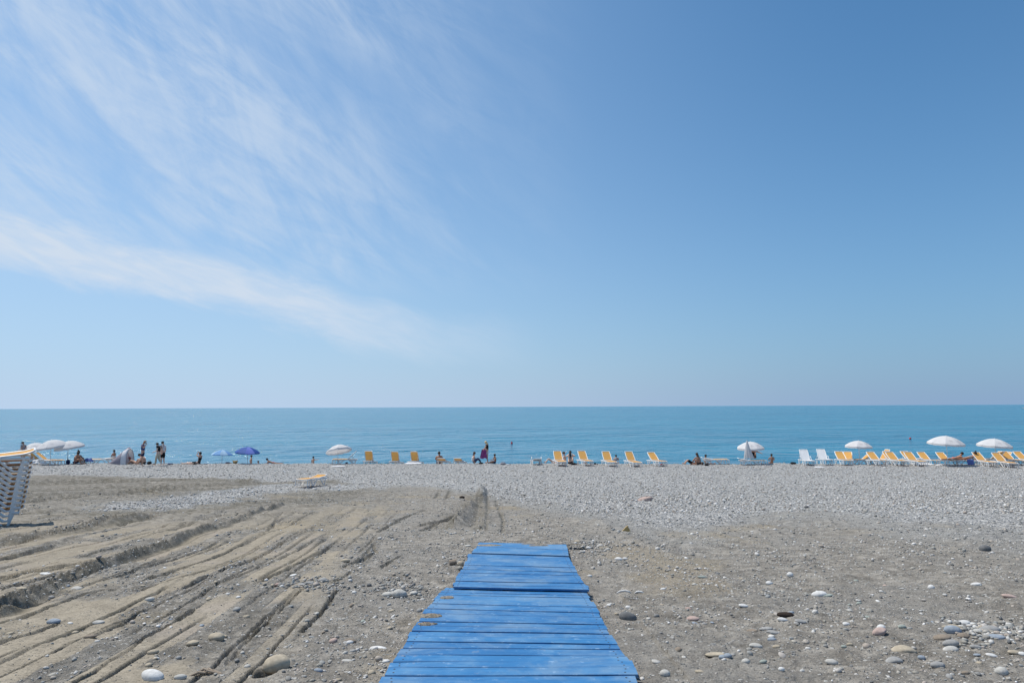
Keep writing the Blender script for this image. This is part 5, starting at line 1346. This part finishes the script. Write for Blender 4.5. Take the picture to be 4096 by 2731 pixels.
# --- centre
j = sit(.10); person(1757, 54.4, 350, j, 'tanskin', 'broad-backed man sitting behind the flat lounger, seen from behind', clothes=[('swim_shorts', SHORTS, 'navy')], build=1.2, scale=1.15)
j = sit(.05); j['eR'] = Vector((-.02, -.24, .33)); j['wR'] = Vector((.06, -.22, .05)); j['wL'] = Vector((.3, .1, .3))
person(1893, 50.8, 78, j, 'skin', 'ponytailed woman in white top and jeans sitting on the shingle', hair='brown', hairdo='pony', clothes=[('shirt', TANK, 'whitecloth', 1.1), ('jeans', TROUSERS, 'denim', 1.1)], scale=.98)
j = stand(); j['hea'] += Vector((.08, 0, -.04)); j['cro'] += Vector((.10, 0, -.05)); j['che'] += Vector((.02, 0, 0)); j['eR'] = Vector((.10, -.2, 1.18)); j['wR'] = Vector((.30, -.1, 1.02)); j['eL'] = Vector((.08, .2, 1.18)); j['wL'] = Vector((.30, .1, 1.04)); j['aL'] = Vector((-.14, .09, .08)); j['tL'] = Vector((.02, .1, .03))
w_ = person(1948, 52.0, 290, j, 'skin', 'blond woman in black T-shirt and white shorts standing with a towel', hair='blond', hairdo='long', clothes=[('shirt', SHIRT, 'black', 1.12), ('shorts', SHORTS, 'whitecloth', 1.15)], scale=.97, build=1.12)
j = sit(.02, False); j['kL'] = Vector((.34, .13, .26)); j['wL'] = Vector((.3, .12, .2)); person(1981, 52.4, 250, j, 'tanskin', 'boy with dark blue shorts sitting right of the blond woman', clothes=[('shorts', SHORTS, 'navy', 1.1)], scale=.84)
j = supine(.30); person(2215, 52.6, 272, j, 'paleskin', 'person lying with bent knees behind the leftmost central lounger', clothes=[('swim_shorts', BRIEFS, 'black')], scale=1.0)
j = sit(.10); j['eR'] = Vector((.16, -.2, .62)); j['wR'] = Vector((.05, -.28, .80)); person(2263, 51.4, 280, j, 'paleskin', 'dark-haired woman sitting sideways with an arm raised, left of the long-haired woman', hair='brown', clothes=[('bikini_top', BRA, 'whitecloth', 1.0), ('bikini_bottom', BRIEFS, 'black', 1.02)], scale=1.0)
j = sit(.02); j['eR'] = Vector((.03, -.34, .55)); j['wR'] = Vector((.14, -.12, .66)); j['eL'] = Vector((.05, .30, .5)); j['wL'] = Vector((.12, .1, .66))
person(2281, 50.4, 10, j, 'paleskin', 'woman with very long dark hair sitting with her back to the viewer', hairdo='verylong', clothes=[('bikini_top', BRA, 'greycloth', 1.0), ('bikini_bottom', BRIEFS, 'black', 1.02)], scale=1.12)
j = sit(.0, False); person(2464, 53.0, 20, j, 'skin', 'dark-haired person sitting behind the third central lounger', clothes=[('shirt', SHIRT, 'greycloth')], scale=.80)
j = supine(.30); person(2772, 50.6, 272, j, 'skin', 'man in black shorts lying on his back with one knee up', clothes=[('swim_shorts', LONGSHORTS, 'black', 1.1)], scale=1.0)
j = sit(.14); j['eR'] = Vector((.1, -.25, .3)); j['wR'] = Vector((-.05, -.2, .12)); person(2796, 50.2, 330, j, 'tanskin', 'woman with long brown hair bending over the man in black shorts', hair='brown', hairdo='long', clothes=[('bikini_bottom', BRIEFS, 'black', 1.02)], scale=1.0)
j = sit(.0, False); person(2822, 53.6, 80, j, 'tanskin', 'dark-haired head behind the low grey-white lounger', scale=.9)
j = sit(.05); j['eR'] = Vector((.14, -.33, .52)); j['wR'] = Vector((.05, -.55, .44)); person(3013, 52.2, 25, j, 'tanskin', 'woman in a black swimsuit half hidden by the closed umbrella', hair='brown', clothes=[('swimsuit', SWIMSUIT, 'black', 1.05)], scale=1.05, z=.36)
j = sit(.0, False); person(3087, 53.6, 10, j, 'tanskin', 'dark-haired head low above the shingle right of the closed umbrella', scale=.9)
# --- right, on loungers
j = prone(); person(3816, 49.8, 90, j, 'tanskin', 'person in orange swimwear lying face down on the lounger under the big umbrella', clothes=[('swimwear', BRIEFS, 'orange', 1.05)], z=.36, scale=1.08)
j = prone(); person(3868, 49.6, 95, j, 'tanskin', 'dark-haired person with a topknot lying face down on the flat lounger', hairdo='bun', clothes=[('shirt', TANK, 'greycloth', 1.05)], z=.36, scale=1.05)
bpy.context.view_layer.update()
dg = bpy.context.evaluated_depsgraph_get()
for o in PENDING:
    me = bpy.data.meshes.new_from_object(o.evaluated_get(dg), depsgraph=dg); mats = [m for m in o.data.materials]
    o['_m'] = 1; PEN = me
    o.modifiers.clear(); old = o.data; o.data = me; del o['_m']
    me.name = old.name
    if not len(me.materials):
        for m_ in mats: me.materials.append(m_)
print('people tris', sum(len(o.data.polygons) for o in PENDING) * 2)

# ------------------------------------------------------------------ bags, towels, odds and ends
def sheet(name, px, dist, w, d, h, mat, label, cat, seed=1, rz=0, z=0.0, thick=.0, group=None, py=1845, xy=None):
    """crumpled cloth lying on the ground"""
    if xy: x, y = xy
    else: y = dist; x = line_px(px, dist, py)
    n = 18; u = np.linspace(-1, 1, n); U, Vv = np.meshgrid(u, u)
    Zz = fbm(U * 1.8 + seed, Vv * 1.8, 4, seed) * h * (1 - .5 * np.maximum(abs(U), abs(Vv)) ** 4)
    e = 1 + .15 * (fbm(U * 1.5 + 3 * seed, Vv * 1.5 + 1, 2, seed + 2) - .5)
    P = np.stack([(U * w / 2 * e).ravel(), (Vv * d / 2 * e).ravel(), Zz.ravel()], 1)
    i = (np.arange(n - 1)[:, None] * n + np.arange(n - 1)[None, :]).ravel()
    me = from_arrays(name, P, np.stack([i, i + 1, i + 1 + n, i + n], 1), 4)
    o = new_obj(name, me, None, [mat], True); o.location = (x, y, ground_z(x, y) + .02 + z); o.rotation_euler = (0, 0, rz); tag(o, label, cat, group); return o
def bag(name, px, dist, w, h, mat, label, seed, handle=False, cat='bag', ang=.3):
    x = line_px(px, dist); zg = ground_z(x, dist)
    if handle:
        root = empty(name, (x, dist, zg), 0, label, cat)
        me = stone_mesh(seed, w / 2, w * .35, h / 2, ang); b = new_obj('bag_body', me, root, [mat], True); b.location = (0, 0, h * .42)
        m = MB(); m.tube([(-w * .3, 0, h * .8), (-w * .22, 0, h * 1.15), (w * .22, 0, h * 1.15), (w * .3, 0, h * .8)], .012, 6); m.build('handle', mat, root)
        return root
    me = stone_mesh(seed, w / 2, w * .35, h / 2, ang); o = new_obj(name, me, None, [mat], True); o.location = (x, dist, zg + h * .42); tag(o, label, cat); return o
bag('backpack', 272, 51.0, .32, .38, M['navy'], 'dark navy backpack between the umbrella pole and the hunched man', 801, True)
bag('beach_bag', 598, 50.6, .36, .26, M['black'], 'black bag right of the bent shirtless man', 802, True)
bag('clothes_heap', 615, 50.6, .18, .09, M['black'], 'small dark heap of clothes right of the black bag', 803, cat='clothes')
bag('clothes_heap', 682, 50.4, .42, .11, M['navy'], 'dark heap lying right of the two walking people', 804, cat='clothes')
bag('clothes_heap', 825, 51.2, .26, .07, M['greycloth'], 'small grey heap right of the woman in the black swimsuit', 805, cat='clothes')
bag('beach_bag', 911, 51.4, .38, .12, M['navy'], 'flat navy bag under the pale blue umbrella', 806)
# straw basket
x = line_px(941, 51.4); zg = ground_z(x, 51.4); rt = empty('straw_basket', (x, 51.4, zg), 0, 'straw basket with upright handles between the two blue umbrellas', 'basket')
m = MB(); m.tube([(0, 0, .0), (0, 0, .03), (0, 0, .20)], [.13, .15, .19], 12); m.build('basket_body', M['straw'], rt)
m = MB(); m.tube([(-.17, 0, .19), (-.20, 0, .28), (-.12, 0, .22)], .01, 6); m.tube([(.17, 0, .19), (.20, 0, .26), (.12, 0, .22)], .01, 6); m.build('handle', M['straw'], rt)
sheet('white_cloth', 1352, 47.5, .95, .55, .10, M['whitecloth'], 'crumpled white cloth on the shingle below the tilted umbrella', 'cloth', 3, .15)
sheet('white_cloth', 1652, 51.6, 1.15, .8, .12, M['whitecloth'], 'white sheet on the ground in front of the third orange lounger back', 'cloth', 4)
bag('backpack', 1387, 52.2, .22, .16, M['navy'], 'small dark bag under the side-on lounger', 807)
bag('beach_bag', 1924, 50.6, .34, .14, M['black'], 'black bag beside the woman in jeans', 808)
bag('backpack', 2012, 51.2, .42, .20, M['greycloth'], 'grey rucksack lying right of the sitting boy', 809, True)
bag('clothes_heap', 2031, 51.0, .26, .09, M['whitecloth'], 'small whitish heap right of the grey rucksack', 810, cat='clothes')
bag('beach_bag', 2294, 49.9, .44, .15, M['black'], 'black bag at the feet of the long-haired woman', 811)
bag('handbag', 2310, 50.4, .18, .16, M['brownbag'], 'small brown handbag left of the second central lounger', 812)
bag('handbag', 2342, 51.4, .30, .15, M['brownbag'], 'brown bag seen beneath the second central lounger', 813)
bag('beach_bag', 2380, 50.8, .17, .13, M['black'], 'little black bag right of the second central lounger', 814)
bag('clothes_heap', 2389, 50.8, .12, .07, M['black'], 'tiny dark heap right of the little black bag', 815, cat='clothes')
bag('plastic_bag', 2632, 50.6, .24, .18, M['whitecloth'], 'white plastic bag under the rightmost central lounger', 816)
bag('beach_bag', 2645, 50.8, .18, .10, M['redcloth'], 'reddish bag under the rightmost central lounger', 817)
bag('backpack', 2826, 49.0, .36, .16, M['black'], 'dark backpack on the shingle right of the long-haired woman bending over', 818, True)
bag('clothes_heap', 3172, 50.6, .44, .19, M['black'], 'black heap of clothes left of the white plastic loungers', 819, cat='clothes')
sheet('white_cloth', 3280, 47.6, .62, .5, .14, M['whitecloth'], 'white cloth on the shingle in front of the white plastic loungers', 'cloth', 6, -.1)
sheet('white_cloth', 3690, 49.6, 1.3, .9, .16, M['whitecloth'], 'white sheet spread under the right overlapping pair of loungers', 'cloth', 7)
sheet('white_cloth', 3762, 49.8, 1.1, .9, .20, M['whitecloth'], 'white sheet spread left of the big umbrella pole', 'cloth', 8)
sheet('patterned_towel', 352, 51.8, .55, .5, .50, M['patterned'], 'blue and white patterned towel heaped right of the hunched man', 'towel', 9)
sheet('white_cloth', 140, 51.0, .60, .5, .42, M['whitecloth'], 'white bundle left of the loungers under the umbrellas', 'cloth', 12)
sheet('white_cloth', 172, 50.6, .45, .4, .30, M['whitecloth'], 'white bundle in front of the loungers under the umbrellas', 'cloth', 13)
# magenta towel held by the standing woman
n = 12; P = []; x = line_px(1936, 51.9); zg = ground_z(x, 51.9)
for i in range(n):
    for k in range(9):
        t = i / (n - 1); q = k / 8 - .5; wdt = .16 + .12 * t
        P.append((q * wdt * 2 - .03 * t, .04 * math.sin(q * 14 + t * 2) - .02, 1.02 - t * .66 + .03 * math.sin(q * 9)))
me = from_arrays('towel', P, [(i * 9 + k, i * 9 + k + 1, i * 9 + k + 10, i * 9 + k + 9) for i in range(n - 1) for k in range(8)], 4)
o = new_obj('towel', me, None, [M['pink']], True); o.location = (x, 51.8, zg); tag(o, 'magenta towel hanging from the hands of the blond woman', 'towel')
# blue towel over a lounger end
P = []
for i in range(14):
    t = i / 13
    for k in range(7):
        q = k / 6 - .5
        if t < .3: P.append((q * .48, .30 - t, .40 + .01 * math.sin(q * 9)))
        else: P.append((q * .48 + .004 * math.sin(t * 9), .0 + .012 * math.sin(q * 11 + t * 3) - .02, .40 - (t - .3) * .52))
me = from_arrays('blue_towel', P, [(i * 7 + k, i * 7 + k + 1, i * 7 + k + 8, i * 7 + k + 7) for i in range(13) for k in range(6)], 4)
x = line_px(3887, 48.6); o = new_obj('blue_towel', me, None, [M['bluetowel']], True); o.location = (x, 48.75, ground_z(x, 48.75) + .02); tag(o, 'blue towel hanging over the end of the shaded flat lounger', 'towel')

# pop-up tent
x = line_px(482, 51.6); zg = ground_z(x, 51.6)
root = empty('beach_tent', (x, 51.6, zg), 0, 'grey pop-up beach tent with red trim, open towards the right', 'tent')
n = 16; V = []
prof_ = [(-.84, .02, .45), (-.60, .21, .52), (-.30, .48, .58), (.0, .75, .62), (.30, 1.00, .62), (.54, 1.17, .60), (.66, 1.20, .58), (.70, 1.10, .56)]
for px_, hz_, hw_ in prof_:
    for k in range(n + 1):
        ph = math.pi * k / n
        V.append((px_ + .02 * (1 - math.sin(ph)), hw_ * math.cos(ph), hz_ * math.sin(ph) ** .75))
Fs = [(i * (n + 1) + k, i * (n + 1) + k + 1, (i + 1) * (n + 1) + k + 1, (i + 1) * (n + 1) + k) for i in range(len(prof_) - 1) for k in range(n)]
a_ = MB(); a_.add(V[:5 * (n + 1)], Fs[:4 * n]); a_.build('tent_shell', M['tent'], root, True)
a_ = MB(); a_.add(V[4 * (n + 1):], Fs[:3 * n]); a_.build('tent_opening_panel', M['whitecloth'], root, True)
for hi in (0, 4, 7):
    m = MB(); m.tube(V[hi * (n + 1):(hi + 1) * (n + 1)], .014, 5); m.build('hoop', M['greycloth'], root)
m = MB(); tops = [V[i * (n + 1) + n // 2] for i in range(len(prof_) - 1)]; m.tube([(p[0], p[1], p[2] + .012) for p in tops], .03, 6); m.build('trim', M['redcloth'], root)

# buoys and a boat
d0 = 6.0
def sea_at(px, py):
    d = ray(px, py); t = -EYE / d.z; return d.x * t, d.y * t
x, y = sea_at(2047, 1775)
b = empty('buoy', (x, y, 0), 0, 'red cone-shaped buoy floating off the centre of the beach', 'buoy', 'red buoys')
m = MB(); m.tube([(0, 0, -.1), (0, 0, .05), (0, 0, .22), (0, 0, .42)], [.12, .19, .13, .03], 12); m.build('float', M['red'], b)
m = MB(); m.tube([(0, 0, .40), (0, 0, .48)], .015, 6); m.build('ring', M['black'], b)
x, y = sea_at(3641, 1756)
b = empty('buoy', (x, y, 0), 0, 'round red buoy floating off the right-hand loungers', 'buoy', 'red buoys')
m = MB(); m.ball((0, 0, .12), .19, 12, 9); m.build('float', M['red'], b, True)
m = MB(); m.tube([(0, 0, .29), (0, 0, .36)], .015, 6); m.build('ring', M['black'], b)
x, y = sea_at(4086, 1634)
bt = empty('motor_boat', (x, y, 0), 0, 'white motor boat far out, cut off by the right edge', 'boat')
prof = [(0, 0, 1.15), (.9, .55, 1.05), (2.2, .95, .95), (4.0, 1.1, .85), (6.5, 1.05, .8)]
V = []; 
for (px_, hw, zt) in prof: V += [(px_, -hw, zt), (px_ + .15, -hw * .55, -.1), (px_ + .15, hw * .55, -.1), (px_, hw, zt)]
Fs = [(i * 4 + k, i * 4 + k + 1, i * 4 + k + 5, i * 4 + k + 4) for i in range(4) for k in range(3)] + [(i * 4 + 3, i * 4, i * 4 + 4, i * 4 + 7) for i in range(4)] + [(16, 17, 18, 19)]
m = MB(); m.add(V, Fs); m.build('hull', M['hull'], bt)
m = MB(); m.box((2.4, -.7, .9), (4.2, .7, 1.7)); m.build('cabin', M['hull'], bt)
m = MB(); m.box((2.36, -.6, 1.25), (2.41, .6, 1.6)); m.box((2.5, -.72, 1.25), (4.0, -.701, 1.6)); m.build('window', M['black'], bt)
m = MB(); m.tube([(3.2, 0, 1.7), (3.2, 0, 2.9)], .04, 6); m.build('mast', M['metal'], bt)
for k, o in list(PR.items()):
    if k not in USED:
        for c in list(o.children_recursive): bpy.data.objects.remove(c)
        bpy.data.objects.remove(o)
print('objects', len(S.objects), 'mesh tris', sum(len(o.data.loops) - 2 * len(o.data.polygons) for o in S.objects if o.type == 'MESH'))
for o in S.objects:
    if o.type == 'MESH' and len(o.data.polygons) > 50000: print(o.name, len(o.data.loops) - 2 * len(o.data.polygons))
